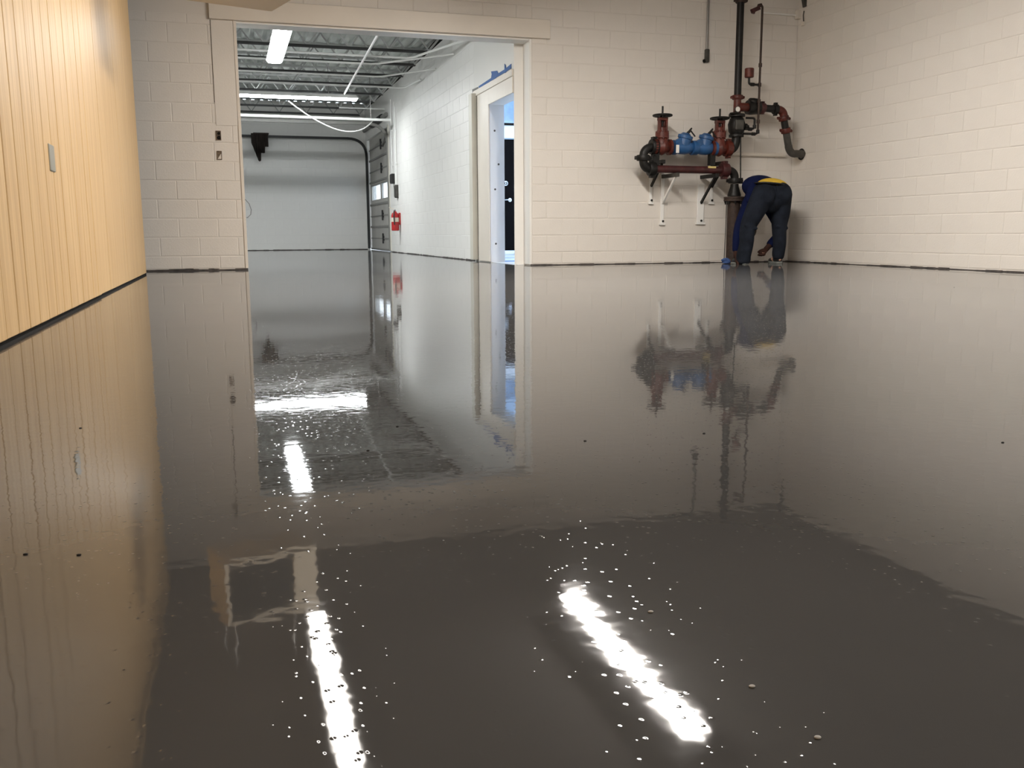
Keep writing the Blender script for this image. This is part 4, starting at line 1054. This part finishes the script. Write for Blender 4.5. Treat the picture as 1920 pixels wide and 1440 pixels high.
patch(pel.x-0.115, pel.z-0.045, 0.13, 0.14, 'back_pocket', 'jeans'); patch(pel.x+0.125, pel.z-0.035, 0.13, 0.14, 'back_pocket', 'jeans')
patch(pel.x+0.01, pel.z+0.055, 0.018, 0.10, 'belt_loop', 'jeans', 2, 5, 0.007)

# lower back: belt, yellow undershirt, navy shirt (each a shell over the arching back)
ry4 = Matrix.Rotation(math.radians(5), 3, 'Y')
link('belt', smooth_union([ball(pel+Vector((0.012, 0.040, 0.106)), 0.212, 0.175, 0.024, ry4)], 0.007, 'belt', 'belt', 1), body)['label'] = 'black belt'
under = link('undershirt', smooth_union([ball(pel+Vector((0.062, 0.085, 0.084)), 0.205, 0.170, 0.100, ry4)], 0.008, 'undershirt', 'yellow', 2), body)
under['label'] = 'yellow undershirt showing above the belt'
shirt_parts = [
    ball(pel+Vector((0.01, 0.255, 0.080)), 0.258, 0.150, 0.150, ry4),
    limb([(pel+Vector((-0.01, 0.24, 0.03)), 0.150), (mid+Vector((0, 0.05, -0.01)), 0.155), (chest, 0.165), (chest+Vector((-0.015, 0.03, -0.10)), 0.125)], 22, 1.04, 0.85),
    limb([(pel+Vector((-0.165, 0.14, 0.09)), 0.055), (pel+Vector((-0.222, 0.09, 0.015)), 0.060), (pel+Vector((-0.245, 0.09, -0.09)), 0.040)], 14),
    limb([(pel+Vector((0.185, 0.14, 0.055)), 0.045), (pel+Vector((0.225, 0.10, -0.03)), 0.034), (pel+Vector((0.228, 0.08, -0.11)), 0.022)], 12),
    limb([(chest+Vector((-0.10, 0.02, -0.04)), 0.10), (shL, 0.085), (elL, 0.066), (wrL+(elL-wrL)*0.06, 0.050)], 16),
    limb([(chest+Vector((0.10, 0.02, -0.04)), 0.10), (shR, 0.085), (elR, 0.066), (wrR+(elR-wrR)*0.06, 0.050)], 16),
]
shirt = link('shirt', smooth_union(shirt_parts, 0.010, 'shirt', 'shirt', 3), body); shirt['label'] = 'navy shirt hitched up over the back'
# glove on the right hand, hair, eyes, shoes
gl_parts = hand_parts(wrR, hR, hR-wrR, Vector((1, 0.2, 0)), -1, 1.32)
link('glove', smooth_union(gl_parts, 0.006, 'glove', 'glove', 2), body)['label'] = 'dark work glove on the right hand'
gl2 = hand_parts(wrL, hL, hL-wrL, Vector((0.3, 0.9, 0)), 1, 1.32)
link('glove', smooth_union(gl2, 0.006, 'glove', 'glove', 2), body)['label'] = 'dark work glove on the left hand'
link('hair', smooth_union([ball(head+Vector((0, -0.022, -0.048)), 0.080, 0.092, 0.104)], 0.008, 'hair', 'hair', 2), body)
for s_ in (-1, 1):
    e = MB(); ball(head+Vector((s_*0.03, 0.080, -0.035)), 0.013, 0.010, 0.010)(e); eo = e.build('eye', 'eye', body)
    e = MB(); ball(head+Vector((s_*0.03, 0.088, -0.035)), 0.006, 0.004, 0.006)(e); e.build('iris', 'iris', eo)
for s_, an in ((-1, ankL), (1, ankR)):
    rot = Matrix.Rotation(math.radians(10 if s_ < 0 else -6), 3, 'Z')
    c = Vector((an.x, an.y, 0))
    up = [ball(c+rot @ Vector((0, 0.02, 0.055)), 0.052, 0.075, 0.046), ball(c+rot @ Vector((0, 0.115, 0.042)), 0.053, 0.095, 0.034), limb([(c+Vector((0, 0, 0.06)), 0.05), (c+Vector((0, 0, 0.115)), 0.052)], 14)]
    sh = link('shoe', smooth_union(up, 0.008, 'shoe', 'shoe', 3), body)
    ol = [(-0.045, -0.045), (-0.025, -0.065), (0.025, -0.065), (0.045, -0.045), (0.048, 0.05), (0.058, 0.12), (0.045, 0.18), (0.0, 0.205), (-0.045, 0.18), (-0.058, 0.12), (-0.048, 0.05)]
    R = [[c+rot @ Vector((x*f, y*f+0.001, z)) for x, y in ol] for z, f in ((0.001, 0.97), (0.006, 1.0), (0.022, 1.0), (0.026, 0.96))]
    MB().rings(R, True, False).build('sole', 'sole', sh)
    lc = MB()
    for k in range(3):
        q = c+rot @ Vector((0, 0.085+0.03*k, 0.083-0.012*k)); lc.bar(q+rot @ Vector((-0.025, 0, 0)), q+rot @ Vector((0.025, 0, 0)), 0.006)
    lc.build('laces', 'sole', sh)

# blue rag on the floor by the standpipe
rg = A(1364, 490, 10.24); rc = Vector((rg.x-0.015, 10.24, 0))
rag_parts = [ball(rc+Vector((random.uniform(-0.035, 0.035), random.uniform(-0.03, 0.03), random.uniform(0.018, 0.05))), random.uniform(0.025, 0.045), random.uniform(0.02, 0.04), random.uniform(0.014, 0.022), Matrix.Rotation(random.uniform(0, 3), 3, 'Y')) for _ in range(9)]
rag_parts.append(ball(rc+Vector((0, 0, 0.012)), 0.05, 0.04, 0.012))
tag(link('blue_rag', smooth_union(rag_parts, 0.006, 'blue_rag', 'rag', 1)), 'crumpled blue rag on the floor at the foot of the standpipe', 'rag')
# thin grey wire down the left of the standpipe
wr_ = thing('drain_wire', A(1359, 488, 10.31), 'thin dark wire running down beside the rusty standpipe', 'wire')
pw = [A(1362.5, 378, 10.30), A(1361, 420, 10.31), A(1359, 462, 10.30)]; pe_ = A(1357.5, 488, 10.30); pe_.z = 0.012; pw.append(pe_)
MB().tube(pw, 0.006, 7).build('wire_run', 'iron_grey', wr_)

# ------------------------------------------------------------------ specks and chips on the coating
spots = [(151, 803, 'd'), (148, 1041, 'd'), (48, 1040, 'd'), (1320, 813, 'd'), (1097, 827, 'd'), (1789, 539, 'd'), (1880, 830, 'd'), (745, 800, 'd'), (690, 845, 'd'), (1220, 1148, 'c'), (1410, 1288, 'c'), (1533, 1384, 'c')]
where = ['by the foot of the boarded wall reflection', 'in the near floor, right of a twin by the boards', 'in the near floor, closest to the boards', 'in mid floor under the riser reflection', 'in mid floor between opening and riser', 'near the right wall', 'far out near the right wall side', 'in the doorway reflection', 'in the lamp reflection', 'a thin curl beside the right bright streak', 'small flake right of the right bright streak', 'round blob nearest to the viewer']
for k, (x, y, c) in enumerate(spots):
    d = RIGHT*(x-960)+DOWN*(y-720)+_f*F_PX; t = -CAM_H/d.z; p = Vector((d.x*t, d.y*t, 0)); r = 0.0035*t*F_PX/2600
    r = max(0.003, min(0.02, r))
    mb = MB(); ball(p+Vector((0, 0, r*0.25)), r, r*0.8, r*0.35)(mb)
    o = mb.build('floor_speck' if c == 'd' else 'floor_chip', 'debris' if c == 'd' else 'chip')
    tag(o, ('dark speck in the coating ' if c == 'd' else 'pale chip in the grey coating, ')+where[k], 'speck' if c == 'd' else 'chip', 'specks in the floor coating')
